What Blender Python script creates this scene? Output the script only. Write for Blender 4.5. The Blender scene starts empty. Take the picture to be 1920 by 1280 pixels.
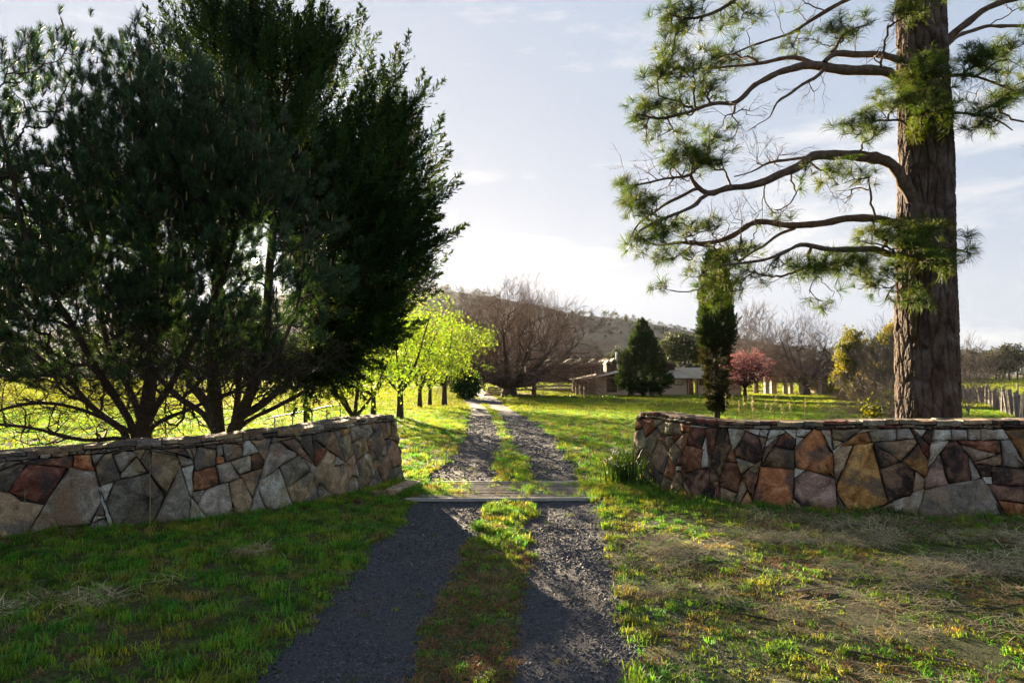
import bpy, math, random
import numpy as np
from mathutils import Vector
random.seed(7); RNG = np.random.default_rng(7)
R = math.radians
S = bpy.context.scene
COL = S.collection

# ------------------------------------------------------------------ camera
F = 1300.0                       # focal length in pixels of the 1920 wide photograph
CAMZ = 2.0
PITCH = math.atan(60 / F)
cd = bpy.data.cameras.new('camera'); cam = bpy.data.objects.new('camera', cd); COL.objects.link(cam)
cd.sensor_width = 36; cd.lens = F / 1920 * 36; cd.clip_start = 0.05; cd.clip_end = 60000
cam.location = (0, 0, CAMZ); cam.rotation_euler = (R(90) + PITCH, 0, 0)
S.camera = cam

# ------------------------------------------------------------------ light
_sx, _sy = (480 - 960) / F, (640 - 490) / F
_sd = (_sx, math.cos(PITCH) - _sy * math.sin(PITCH), math.sin(PITCH) + _sy * math.cos(PITCH))
SUN_AZ = math.atan2(-_sd[0], _sd[1])      # to the left of straight ahead
SUN_EL = math.atan2(_sd[2], math.hypot(_sd[0], _sd[1]))
SUN_DIR = Vector((-math.sin(SUN_AZ) * math.cos(SUN_EL), math.cos(SUN_AZ) * math.cos(SUN_EL), math.sin(SUN_EL)))
SUN_STRENGTH = 5.0
SKY_STRENGTH = 0.05
EXPOSURE = 3.12
DENOISE = True
SKY_TOP = (1.50, 1.65, 1.92); SKY_KNEE = (0.55, 0.45, 0.35); CLOUD = (2.18, 2.18, 2.2, 1)
sl = bpy.data.lights.new('sun', 'SUN'); so = bpy.data.objects.new('sun_light', sl); COL.objects.link(so)
sl.energy = SUN_STRENGTH; sl.angle = R(0.53); sl.color = (1.0, 0.80, 0.54)
so.rotation_euler = SUN_DIR.to_track_quat('Z', 'Y').to_euler()
W = bpy.data.worlds.new('World'); S.world = W; W.use_nodes = True
wn, wl = W.node_tree.nodes, W.node_tree.links
wn.clear()
def wnode(t, **k):
    n = wn.new(t)
    for a, b in k.items(): setattr(n, a, b)
    return n
sky = wnode('ShaderNodeTexSky', sky_type='NISHITA', sun_disc=False, sun_elevation=SUN_EL,
            sun_rotation=-SUN_AZ, altitude=100, air_density=1.0, dust_density=0.7, ozone_density=1.6)
bg = wnode('ShaderNodeBackground'); bg.inputs[1].default_value = SKY_STRENGTH
out = wnode('ShaderNodeOutputWorld')
tc = wnode('ShaderNodeTexCoord'); mp = wnode('ShaderNodeMapping'); mp.inputs['Scale'].default_value = (1.0, 1.0, 4.2)
mp.inputs['Location'].default_value = (0.35, 0.1, 0.52)
nz = wnode('ShaderNodeTexNoise'); nz.inputs['Scale'].default_value = 2.6; nz.inputs['Detail'].default_value = 9; nz.inputs['Roughness'].default_value = 0.62
nz.inputs['Distortion'].default_value = 0.25
cr = wnode('ShaderNodeMapRange'); cr.inputs[1].default_value = 0.55; cr.inputs[2].default_value = 0.70; cr.inputs[3].default_value = 0; cr.inputs[4].default_value = 1.0
hs = wnode('ShaderNodeHueSaturation'); hs.inputs['Saturation'].default_value = 0.8
mx = wnode('ShaderNodeMix', data_type='RGBA', blend_type='MIX'); mx.inputs[7].default_value = (14, 13.6, 13.6, 1)
tint = wnode('ShaderNodeMix', data_type='RGBA', blend_type='MULTIPLY'); tint.inputs[0].default_value = 1; tint.inputs[7].default_value = (1.0, 0.92, 0.98, 1)
wl.new(tc.outputs['Generated'], mp.inputs['Vector']); wl.new(mp.outputs[0], nz.inputs['Vector'])
wl.new(nz.outputs[0], cr.inputs[0]); wl.new(cr.outputs[0], mx.inputs[0])
wl.new(sky.outputs[0], hs.inputs['Color']); wl.new(hs.outputs[0], tint.inputs[6])
def wmath(op, a, b):
    n = wnode('ShaderNodeVectorMath', operation=op)
    for k, v in enumerate((a, b)):
        if isinstance(v, tuple): n.inputs[k].default_value = v
        else: wl.new(v, n.inputs[k])
    return n.outputs[0]
# the sky's brightness range is compressed evenly all round, as the photograph's exposure does
c_ = tint.outputs[2]; c_ = wmath('DIVIDE', wmath('MULTIPLY', c_, SKY_TOP), wmath('ADD', c_, SKY_KNEE))
mx.inputs[7].default_value = CLOUD; wl.new(c_, mx.inputs[6]); wl.new(mx.outputs[2], bg.inputs[0]); wl.new(bg.outputs[0], out.inputs[0])

S.view_settings.view_transform = 'Standard'; S.view_settings.look = 'None'
S.view_settings.exposure = EXPOSURE; S.view_settings.gamma = 1; S.view_settings.use_curve_mapping = False
S.render.engine = 'CYCLES'
S.cycles.use_denoising = DENOISE
try: S.cycles.denoiser = 'OPENIMAGEDENOISE'
except Exception: pass
S.cycles.max_bounces = 7; S.cycles.diffuse_bounces = 3; S.cycles.glossy_bounces = 2
S.cycles.transmission_bounces = 3; S.cycles.transparent_max_bounces = 8; S.cycles.volume_bounces = 1
S.cycles.caustics_reflective = False; S.cycles.caustics_refractive = False
S.cycles.sample_clamp_indirect = 6

# ------------------------------------------------------------------ numeric helpers
def hash2(ix, iy, s=0):
    v = np.sin(ix * 127.1 + iy * 311.7 + s * 74.7) * 43758.5453
    return v - np.floor(v)
def vnoise(x, y, s=0):
    x = np.asarray(x, float); y = np.asarray(y, float)
    ix, iy = np.floor(x), np.floor(y); fx, fy = x - ix, y - iy
    fx = fx * fx * (3 - 2 * fx); fy = fy * fy * (3 - 2 * fy)
    a = hash2(ix, iy, s); b = hash2(ix + 1, iy, s); c = hash2(ix, iy + 1, s); d = hash2(ix + 1, iy + 1, s)
    return (a * (1 - fx) + b * fx) * (1 - fy) + (c * (1 - fx) + d * fx) * fy
def fbm(x, y, s=0, o=4):
    t = 0; a = 0.5; n = 0
    for k in range(o):
        t = t + a * vnoise(x * 2 ** k, y * 2 ** k, s + k * 3.1); n += a; a *= 0.5
    return t / n
def sstep(a, b, x):
    t = np.clip((np.asarray(x, float) - a) / (b - a), 0, 1)
    return t * t * (3 - 2 * t)
def ray(px, py):
    x = (px - 960) / F; y = (640 - py) / F
    return np.array([x, math.cos(PITCH) - y * math.sin(PITCH), math.sin(PITCH) + y * math.cos(PITCH)])
def P(px, py, Y):
    d = ray(px, py); return np.array([0, 0, CAMZ]) + d * (Y / d[1])
def project(p):
    d = p - np.array([0, 0, CAMZ]); c, sn = math.cos(PITCH), math.sin(PITCH)
    f = d[..., 1] * c + d[..., 2] * sn; up = -d[..., 1] * sn + d[..., 2] * c
    return 960 + F * d[..., 0] / f, 640 - F * up / f
def base_z(x, y):
    return -0.8 * sstep(24, 95, y)
def G(px, py):
    d = ray(px, py); t = 5.0
    if d[2] > -0.0045: d[2] = -0.0045
    for _ in range(60):
        z = float(base_z(d[0] * t, d[1] * t)); t = 0.5 * t + 0.5 * (CAMZ - z) / -d[2]
    return np.array([d[0] * t, d[1] * t, float(base_z(d[0] * t, d[1] * t))])

# wheel tracks: picture row -> left and right edges of the two tracks, carried over to the ground
TR = [(1500, 250, 690, 905, 1240), (1280, 490, 772, 965, 1185), (1100, 640, 838, 985, 1150), (1000, 728, 885, 995, 1140), (940, 782, 903, 995, 1122),
      (900, 800, 925, 992, 1090), (860, 845, 932, 986, 1064), (820, 872, 938, 958, 1036), (790, 878, 928, 944, 1002), (768, 879, 915, 930, 962),
      (752, 874, 899, 906, 940), (741, 868, 886, 893, 924), (731, 872, 884, 889, 905), (722, 876, 888, 891, 903), (714, 884, 895, 896, 908), (709, 890, 899, 900, 910)]
rows = []
for (py, a, b, c, d) in TR:
    g = [G(v, py) for v in (a, b, c, d)]
    rows.append((g[0][1], g[0][0], g[1][0], g[2][0], g[3][0]))
rows.insert(0, (-8, rows[0][1] - 0.05, rows[0][2] - .05, rows[0][3] - .1, rows[0][4] - .15))
rows = np.array(rows)
def gravel(x, y):
    """1 inside a wheel track, 0 in the grass"""
    x = np.asarray(x, float); y = np.asarray(y, float)
    e = [np.interp(y, rows[:, 0], rows[:, k]) for k in (1, 2, 3, 4)]
    n = (fbm(x * 2.2, y * 1.6, 3) - 0.5) * 0.42 + (fbm(x * 9, y * 7, 5) - 0.5) * 0.16
    w = 0.07 + 0.01 * np.maximum(y - 15, 0)
    def band(a, b):
        c = (a + b) / 2; h = (b - a) / 2
        return 1 - sstep(h - w, h + w, np.abs(x - c) + n)
    thin = 0.0
    return np.clip(np.maximum(band(e[0], e[1]), band(e[2], e[3])), 0, 1)
def drive_mid(x, y):
    """strip between the tracks"""
    e = [np.interp(y, rows[:, 0], rows[:, k]) for k in (1, 2, 3, 4)]
    return ((x > e[1] - 0.1) & (x < e[2] + 0.1))
def GZ(x, y):
    x = np.asarray(x, float); y = np.asarray(y, float)
    near = 1 - sstep(30, 60, y)
    z = base_z(x, y) + ((fbm(x * 0.5, y * 0.5, 11) - 0.5) * 0.12 + (fbm(x * 3, y * 3, 12, 3) - 0.5) * 0.035) * near
    z = z + (fbm(x * 0.06, y * 0.06, 13, 2) - 0.5) * 0.5 * sstep(25, 60, y) * (1 - sstep(60, 90, y))
    return z - 0.035 * gravel(x, y) * near
def gz(x, y): return float(GZ(np.array([x]), np.array([y]))[0])

# ------------------------------------------------------------------ object helpers
def tag(o, label=None, cat=None, group=None, kind=None):
    if label: o['label'] = label
    if cat: o['category'] = cat
    if group: o['group'] = group
    if kind: o['kind'] = kind
    return o
def empty(name, loc, label, cat, group=None):
    o = bpy.data.objects.new(name, None); COL.objects.link(o); o.location = tuple(float(v) for v in loc)
    o.empty_display_size = 0.3
    return tag(o, label, cat, group)
def wloc(o):
    v = Vector((0, 0, 0))
    while o is not None: v += o.location; o = o.parent
    return np.array(v)
def mobj(name, verts, faces, mat, parent=None, smooth=False, loc=None, mats=None, midx=None):
    v = np.asarray(verts, float).reshape(-1, 3)
    if parent is not None:
        off = wloc(parent)
        c = v.mean(0) if loc is None else np.asarray(loc, float)
        v = v - c; lo = c - off
    else:
        lo = np.zeros(3) if loc is None else np.asarray(loc, float); v = v - lo
    me = bpy.data.meshes.new(name)
    if isinstance(faces, np.ndarray):
        nf, k = faces.shape
        me.vertices.add(len(v)); me.vertices.foreach_set('co', v.ravel())
        me.loops.add(nf * k); me.loops.foreach_set('vertex_index', faces.ravel().astype(np.int32))
        me.polygons.add(nf); me.polygons.foreach_set('loop_start', np.arange(0, nf * k, k, dtype=np.int32))
        me.polygons.foreach_set('loop_total', np.full(nf, k, dtype=np.int32))
        me.update(calc_edges=True)
    else:
        me.from_pydata(v.tolist(), [], [list(map(int, f)) for f in faces])
    if smooth: me.polygons.foreach_set('use_smooth', np.ones(len(me.polygons), dtype=bool))
    for m in (mats or ([mat] if mat else [])): me.materials.append(m)
    if midx is not None: me.polygons.foreach_set('material_index', np.asarray(midx, dtype=np.int32))
    me.update()
    o = bpy.data.objects.new(name, me); COL.objects.link(o); o.location = tuple(float(a) for a in lo)
    if parent is not None: o.parent = parent
    return o
class MB:
    """collects simple shapes into one mesh"""
    def __init__(s): s.v = []; s.f = []
    def add(s, v, f):
        k = len(s.v); s.v += [tuple(map(float, a)) for a in v]; s.f += [[i + k for i in q] for q in f]; return s
    def box(s, a, b):
        (x0, y0, z0), (x1, y1, z1) = a, b
        return s.add([(x0, y0, z0), (x1, y0, z0), (x1, y1, z0), (x0, y1, z0), (x0, y0, z1), (x1, y0, z1), (x1, y1, z1), (x0, y1, z1)],
                     [(0, 3, 2, 1), (4, 5, 6, 7), (0, 1, 5, 4), (1, 2, 6, 5), (2, 3, 7, 6), (3, 0, 4, 7)])
    def bar(s, a, b, w, h=None, up=(0, 0, 1)):
        a = np.array(a, float); b = np.array(b, float); h = h or w
        t = (b - a) / np.linalg.norm(b - a); u = np.cross(t, up)
        if np.linalg.norm(u) < 1e-4: u = np.cross(t, (0, 1, 0))
        u /= np.linalg.norm(u); n = np.cross(u, t)
        q = [a + u * w / 2 * i + n * h / 2 * j for i, j in ((-1, -1), (1, -1), (1, 1), (-1, 1))] + [b + u * w / 2 * i + n * h / 2 * j for i, j in ((-1, -1), (1, -1), (1, 1), (-1, 1))]
        return s.add(q, [(0, 1, 2, 3), (7, 6, 5, 4), (0, 4, 5, 1), (1, 5, 6, 2), (2, 6, 7, 3), (3, 7, 4, 0)])
    def slab(s, quad, th):
        """a thick sheet over four corner points, thickened downwards"""
        q = [np.array(p, float) for p in quad]; d = np.array([0, 0, th])
        return s.add([p - d for p in q] + q, [(0, 3, 2, 1), (4, 5, 6, 7), (0, 1, 5, 4), (1, 2, 6, 5), (2, 3, 7, 6), (3, 0, 4, 7)])
    def prism(s, poly, y0, y1):
        n = len(poly)
        return s.add([(x, y0, z) for x, z in poly] + [(x, y1, z) for x, z in poly],
                     [list(range(n)), list(range(2 * n - 1, n - 1, -1))] + [(i, i + n, (i + 1) % n + n, (i + 1) % n) for i in range(n)])
    def build(s, name, mat, parent=None, **k): return mobj(name, s.v, s.f, mat, parent, **k)
def unit(v): return v / np.maximum(np.linalg.norm(v, axis=-1, keepdims=True), 1e-9)
def tubes(paths, radii, sides):
    """paths (P,K,3), radii (P,K) -> verts, quad faces"""
    Pn, K, _ = paths.shape
    t = unit(np.gradient(paths, axis=1)); ch = unit(paths[:, -1] - paths[:, 0])
    ref = np.cross(ch, np.where(np.abs(ch[:, 2:3]) > 0.8, np.array([[1., 0, 0]]), np.array([[0, 0, 1.]]))); ref = unit(ref)[:, None, :]
    u = unit(np.cross(t, ref + 0 * t)); w = unit(np.cross(t, u))
    a = np.arange(sides) * 2 * math.pi / sides
    v = paths[:, :, None, :] + radii[:, :, None, None] * (np.cos(a)[None, None, :, None] * u[:, :, None, :] + np.sin(a)[None, None, :, None] * w[:, :, None, :])
    idx = np.arange(Pn * K * sides).reshape(Pn, K, sides)
    q = np.stack([idx[:, :-1, :], np.roll(idx, -1, 2)[:, :-1, :], np.roll(idx, -1, 2)[:, 1:, :], idx[:, 1:, :]], -1).reshape(-1, 4)
    return v.reshape(-1, 3), q
def join(parts):
    vs, fs, k = [], [], 0
    for v, f in parts:
        if len(v) == 0: continue
        vs.append(v); fs.append(f + k); k += len(v)
    return np.concatenate(vs), np.concatenate(fs)
def align(d, spin=None):
    """euler XYZ turning +Z to d with a random spin"""
    d = unit(np.asarray(d, float)); n = len(d)
    spin = RNG.uniform(0, 2 * math.pi, n) if spin is None else spin
    ref = np.where(np.abs(d[:, 2:3]) > 0.95, np.array([[1., 0, 0]]), np.array([[0, 0, 1.]]))
    x = unit(np.cross(ref, d)); y = np.cross(d, x)
    xs = x * np.cos(spin)[:, None] + y * np.sin(spin)[:, None]; ys = np.cross(d, xs)
    return np.stack([np.arctan2(ys[:, 2], d[:, 2]), np.arcsin(np.clip(-xs[:, 2], -1, 1)), np.arctan2(xs[:, 1], xs[:, 0])], 1)

def proto(name, v, f, mat, smooth=False):
    me = bpy.data.meshes.new(name); me.from_pydata([tuple(map(float, p)) for p in v], [], [list(map(int, q)) for q in f])
    me.materials.append(mat)
    if smooth: me.polygons.foreach_set('use_smooth', np.ones(len(me.polygons), dtype=bool))
    return bpy.data.objects.new(name, me)
def scatter(name, pts, rot, scale, protos, parent=None, idx=None):
    """one object whose points each carry one of the prototype tufts (geometry nodes)"""
    pts = np.asarray(pts, float); n = len(pts)
    off = wloc(parent) if parent is not None else np.zeros(3)
    me = bpy.data.meshes.new(name); me.vertices.add(n); me.vertices.foreach_set('co', (pts - off).ravel())
    scale = np.asarray(scale, float)
    if scale.ndim == 1: scale = np.repeat(scale[:, None], 3, 1)
    for nm, dat in (('rot', rot), ('scl', scale)):
        a = me.attributes.new(nm, 'FLOAT_VECTOR', 'POINT'); a.data.foreach_set('vector', np.asarray(dat, dtype=np.float32).ravel())
    a = me.attributes.new('pick', 'INT', 'POINT')
    a.data.foreach_set('value', np.asarray(RNG.integers(0, len(protos), n) if idx is None else idx, dtype=np.int32))
    o = bpy.data.objects.new(name, me); COL.objects.link(o)
    if parent is not None: o.parent = parent
    col = bpy.data.collections.new(name + '_source')
    for k, p in enumerate(protos):
        p.name = 'tuft%02d_%s' % (k, p.name) if not p.name.startswith('tuft') else p.name
        col.objects.link(p)
    ng = bpy.data.node_groups.new(name + '_scatter', 'GeometryNodeTree')
    ng.interface.new_socket('Geometry', in_out='INPUT', socket_type='NodeSocketGeometry')
    ng.interface.new_socket('Geometry', in_out='OUTPUT', socket_type='NodeSocketGeometry')
    N, L = ng.nodes, ng.links
    gi = N.new('NodeGroupInput'); go = N.new('NodeGroupOutput'); ip = N.new('GeometryNodeInstanceOnPoints')
    ci = N.new('GeometryNodeCollectionInfo'); ci.inputs['Collection'].default_value = col; ci.inputs['Separate Children'].default_value = True; ci.inputs['Reset Children'].default_value = True
    def attr(nm, t):
        a = N.new('GeometryNodeInputNamedAttribute'); a.data_type = t; a.inputs[0].default_value = nm; return a.outputs[0]
    er = N.new('FunctionNodeEulerToRotation')
    L.new(attr('rot', 'FLOAT_VECTOR'), er.inputs[0])
    L.new(gi.outputs[0], ip.inputs['Points']); L.new(ci.outputs[0], ip.inputs['Instance']); ip.inputs['Pick Instance'].default_value = True
    L.new(attr('pick', 'INT'), ip.inputs['Instance Index']); L.new(er.outputs[0], ip.inputs['Rotation']); L.new(attr('scl', 'FLOAT_VECTOR'), ip.inputs['Scale'])
    L.new(ip.outputs[0], go.inputs[0])
    m = o.modifiers.new('scatter', 'NODES'); m.node_group = ng
    return tag(o, kind='stuff')

# ------------------------------------------------------------------ materials
def mat(name, stops, scale=5.0, rough=0.85, bump=0.0, bscale=None, detail=6, stretch=(1, 1, 1), transl=0.0, tcol=None, rand=0.0, dist=0.0,
        spec=0.25, coords='pos', metal=0.0, second=None):
    """stops: list of (position, rgb) mapped over noise"""
    m = bpy.data.materials.new(name); m.use_nodes = True
    N, L = m.node_tree.nodes, m.node_tree.links; N.clear()
    o = N.new('ShaderNodeOutputMaterial'); b = N.new('ShaderNodeBsdfPrincipled')
    b.inputs['Roughness'].default_value = rough; b.inputs['Specular IOR Level'].default_value = spec; b.inputs['Metallic'].default_value = metal
    if coords == 'pos': g = N.new('ShaderNodeNewGeometry').outputs['Position']
    else: g = N.new('ShaderNodeTexCoord').outputs['Object']
    mp = N.new('ShaderNodeMapping'); mp.inputs['Scale'].default_value = stretch; L.new(g, mp.inputs[0])
    n = N.new('ShaderNodeTexNoise'); n.inputs['Scale'].default_value = scale; n.inputs['Detail'].default_value = detail; n.inputs['Roughness'].default_value = 0.6; n.inputs['Distortion'].default_value = dist
    L.new(mp.outputs[0], n.inputs['Vector'])
    r = N.new('ShaderNodeValToRGB'); e = r.color_ramp.elements
    stops = [(p, tuple(c)) for p, c in stops]
    if len(stops) == 1: stops = [(0.3, stops[0][1]), (0.7, stops[0][1])]
    e[0].position = stops[0][0]; e[0].color = (*stops[0][1], 1); e[1].position = stops[-1][0]; e[1].color = (*stops[-1][1], 1)
    for p, c in stops[1:-1]:
        q = e.new(p); q.color = (*c, 1)
    L.new(n.outputs[0], r.inputs[0]); col = r.outputs[0]
    if second:   # (scale, lo, hi, rgb): a second colour in patches
        n2 = N.new('ShaderNodeTexNoise'); n2.inputs['Scale'].default_value = second[0]; n2.inputs['Detail'].default_value = 5; L.new(g, n2.inputs['Vector'])
        mr = N.new('ShaderNodeMapRange'); mr.inputs[1].default_value = second[1]; mr.inputs[2].default_value = second[2]; L.new(n2.outputs[0], mr.inputs[0])
        mm = N.new('ShaderNodeMix'); mm.data_type = 'RGBA'; L.new(mr.outputs[0], mm.inputs[0]); L.new(col, mm.inputs[6]); mm.inputs[7].default_value = (*second[3], 1); col = mm.outputs[2]
    if rand:
        oi = N.new('ShaderNodeObjectInfo'); mr = N.new('ShaderNodeMapRange'); mr.inputs[3].default_value = 1 - rand; mr.inputs[4].default_value = 1 + rand
        L.new(oi.outputs['Random'], mr.inputs[0]); h = N.new('ShaderNodeHueSaturation'); L.new(mr.outputs[0], h.inputs['Value']); L.new(col, h.inputs['Color'])
        mr2 = N.new('ShaderNodeMapRange'); mr2.inputs[3].default_value = 0.5 - rand * 0.06; mr2.inputs[4].default_value = 0.5 + rand * 0.06
        fr = N.new('ShaderNodeMath'); fr.operation = 'MULTIPLY'; fr.inputs[1].default_value = 7.31; fq = N.new('ShaderNodeMath'); fq.operation = 'FRACT'
        L.new(oi.outputs['Random'], fr.inputs[0]); L.new(fr.outputs[0], fq.inputs[0]); L.new(fq.outputs[0], mr2.inputs[0]); L.new(mr2.outputs[0], h.inputs['Hue'])
        col = h.outputs[0]
    L.new(col, b.inputs['Base Color'])
    if bump:
        bs = bscale or scale * 4
        n3 = N.new('ShaderNodeTexNoise'); n3.inputs['Scale'].default_value = bs; n3.inputs['Detail'].default_value = 8; n3.inputs['Roughness'].default_value = 0.65; L.new(mp.outputs[0], n3.inputs['Vector'])
        bp = N.new('ShaderNodeBump'); bp.inputs['Strength'].default_value = 1.0; bp.inputs['Distance'].default_value = bump
        L.new(n3.outputs[0], bp.inputs['Height']); L.new(bp.outputs[0], b.inputs['Normal'])
    if transl:
        t = N.new('ShaderNodeBsdfTranslucent'); ms = N.new('ShaderNodeMixShader'); ms.inputs[0].default_value = transl
        if tcol:
            h2 = N.new('ShaderNodeMix'); h2.data_type = 'RGBA'; h2.blend_type = 'MULTIPLY'; h2.inputs[0].default_value = 1; L.new(col, h2.inputs[6]); h2.inputs[7].default_value = (*tcol, 1)
            L.new(h2.outputs[2], t.inputs[0])
        else: L.new(col, t.inputs[0])
        L.new(b.outputs[0], ms.inputs[1]); L.new(t.outputs[0], ms.inputs[2]); L.new(ms.outputs[0], o.inputs[0])
    else: L.new(b.outputs[0], o.inputs[0])
    return m
#--MATERIALS
M = {}
M['ground'] = mat('ground_turf', [(0.35, (0.022, 0.022, 0.010)), (0.5, (0.06, 0.075, 0.014)), (0.62, (0.13, 0.14, 0.03))], 26, 0.95, 0.05, 60, second=(0.5, 0.5, 0.7, (0.07, 0.05, 0.025)))
M['gravel'] = mat('gravel_bed', [(0.3, (0.022, 0.022, 0.027)), (0.55, (0.05, 0.05, 0.058)), (0.75, (0.10, 0.095, 0.10))], 60, 0.9, 0.012, 90, second=(0.9, 0.5, 0.72, (0.075, 0.058, 0.042)))
M['pebble'] = mat('gravel_stone', [(0.3, (0.027, 0.027, 0.031)), (0.6, (0.068, 0.066, 0.070)), (0.8, (0.18, 0.165, 0.15))], 22, 0.65, rand=0.75, spec=0.35)
M['grass'] = mat('lawn_grass', [(0.33, (0.058, 0.19, 0.02)), (0.5, (0.105, 0.25, 0.02)), (0.66, (0.23, 0.27, 0.03))], 1.6, 0.55, transl=0.55, tcol=(1.75, 1.35, 0.9), rand=0.6, spec=0.35, second=(2.3, 0.54, 0.68, (0.22, 0.19, 0.06)))
M['grass_far'] = mat('far_lawn_grass', [(0.33, (0.09, 0.16, 0.014)), (0.6, (0.16, 0.23, 0.02))], 0.3, 0.6, transl=0.5, tcol=(1.75, 1.4, 0.9), rand=0.3, spec=0.15, second=(0.25, 0.5, 0.65, (0.14, 0.15, 0.03)))
M['grass_dry'] = mat('dry_grass', [(0.3, (0.16, 0.12, 0.055)), (0.6, (0.30, 0.25, 0.13)), (0.8, (0.42, 0.37, 0.22))], 4, 0.7, transl=0.3, rand=0.35, spec=0.2)
M['hay'] = mat('bleached_hay', [(0.3, (0.30, 0.235, 0.12)), (0.7, (0.52, 0.43, 0.25))], 4, 0.6, transl=0.25, rand=0.4, spec=0.3)
M['grass_brown'] = mat('dead_brown_grass', [(0.3, (0.16, 0.075, 0.035)), (0.7, (0.32, 0.19, 0.09))], 4, 0.8, transl=0.3, rand=0.35, spec=0.1)
M['bark_pine'] = mat('pine_bark', [(0.3, (0.025, 0.017, 0.013)), (0.5, (0.07, 0.046, 0.034)), (0.7, (0.13, 0.095, 0.075))], 6, 0.95, 0.03, 28, stretch=(1, 1, 0.45), second=(3, 0.5, 0.7, (0.14, 0.115, 0.10)))
M['bark_dark'] = mat('dark_bark', [(0.3, (0.03, 0.020, 0.014)), (0.7, (0.09, 0.065, 0.048))], 9, 0.95, 0.02, 30, stretch=(1, 1, 0.3))
M['bark_limb'] = mat('limb_bark', [(0.3, (0.045, 0.028, 0.02)), (0.7, (0.16, 0.11, 0.08))], 12, 0.9, 0.012, 40)
M['bark_grey'] = mat('grey_bark', [(0.3, (0.045, 0.032, 0.024)), (0.7, (0.12, 0.09, 0.068))], 2, 0.95, 0.05, 6)
M['twig'] = mat('twig_bark', [(0.3, (0.12, 0.07, 0.045)), (0.7, (0.24, 0.15, 0.10))], 3, 0.9)
M['twig_pale'] = mat('pale_twig_bark', [(0.3, (0.12, 0.09, 0.075)), (0.7, (0.26, 0.21, 0.175))], 3, 0.9)
M['needle_left'] = mat('dark_pine_needles', [(0.3, (0.018, 0.040, 0.018)), (0.7, (0.05, 0.088, 0.034))], 1.5, 0.5, transl=0.25, tcol=(1.3, 1.4, .6), rand=0.3, spec=0.3)
M['needle_right'] = mat('long_pine_needles', [(0.3, (0.025, 0.048, 0.012)), (0.7, (0.065, 0.10, 0.02))], 3, 0.6, transl=0.3, tcol=(2.2, 1.9, .6), rand=0.45, spec=0.12)
M['candle'] = mat('pine_candle', [(0.3, (0.16, 0.11, 0.04)), (0.7, (0.25, 0.19, 0.08))], 8, 0.7, transl=0.1)
M['cypress'] = mat('cypress_scale_leaf', [(0.3, (0.015, 0.036, 0.010)), (0.7, (0.042, 0.08, 0.018))], 0.8, 0.6, transl=0.25, tcol=(2.0, 1.6, .6), rand=0.35, spec=0.15)
M['cypress_dark'] = mat('dense_conifer_leaf', [(0.3, (0.016, 0.036, 0.010)), (0.7, (0.04, 0.075, 0.018))], 0.6, 0.65, transl=0.25, tcol=(1.8, 1.6, .6), rand=0.3, spec=0.15)
M['leaf_orchard'] = mat('spring_leaf', [(0.3, (0.06, 0.11, 0.012)), (0.7, (0.13, 0.17, 0.025))], 0.8, 0.5, transl=0.6, tcol=(1.75, 1.75, 0.6), rand=0.5, spec=0.25)
M['leaf_gum'] = mat('gum_leaf', [(0.3, (0.045, 0.062, 0.02)), (0.7, (0.09, 0.10, 0.035))], 0.4, 0.6, transl=0.3, rand=0.3, spec=0.2)
M['leaf_gold'] = mat('golden_green_leaf', [(0.3, (0.045, 0.065, 0.012)), (0.5, (0.10, 0.11, 0.015)), (0.7, (0.20, 0.17, 0.018))], 0.35, 0.6, transl=0.45, tcol=(1.8, 1.5, 0.5), rand=0.3)
M['leaf_bronze'] = mat('dead_cypress_leaf', [(0.35, (0.02, 0.028, 0.009)), (0.6, (0.05, 0.045, 0.016)), (0.8, (0.09, 0.06, 0.025))], 3, 0.8, transl=0.2, tcol=(1.4, 1.3, .6), rand=0.3)
M['blossom'] = mat('pink_blossom', [(0.3, (0.14, 0.045, 0.045)), (0.7, (0.25, 0.10, 0.10))], 0.8, 0.7, transl=0.45, rand=0.3)
M['leaf_far'] = mat('distant_leaf', [(0.3, (0.035, 0.045, 0.022)), (0.7, (0.08, 0.085, 0.045))], 0.05, 0.8, transl=0.2, rand=0.35)
M['leaf_shrub'] = mat('strap_leaf', [(0.3, (0.03, 0.08, 0.015)), (0.7, (0.07, 0.14, 0.025))], 3, 0.45, transl=0.4, tcol=(1.7, 1.6, .5), rand=0.2, spec=0.4)
M['flower_white'] = mat('pale_lilac_flower', [(0.3, (0.55, 0.5, 0.62)), (0.7, (0.75, 0.72, 0.8))], 20, 0.6, transl=0.3)
M['mortar'] = mat('mortar_core', [(0.3, (0.02, 0.017, 0.014)), (0.7, (0.05, 0.044, 0.038))], 14, 0.95, 0.02, 50)
def stone(name, a, b, c, s=5.0, second=None):
    return mat(name, [(0.3, a), (0.5, b), (0.7, c)], s, 0.88, 0.022, 22, rand=0.22, second=second, dist=0.6, spec=0.2)
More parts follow.
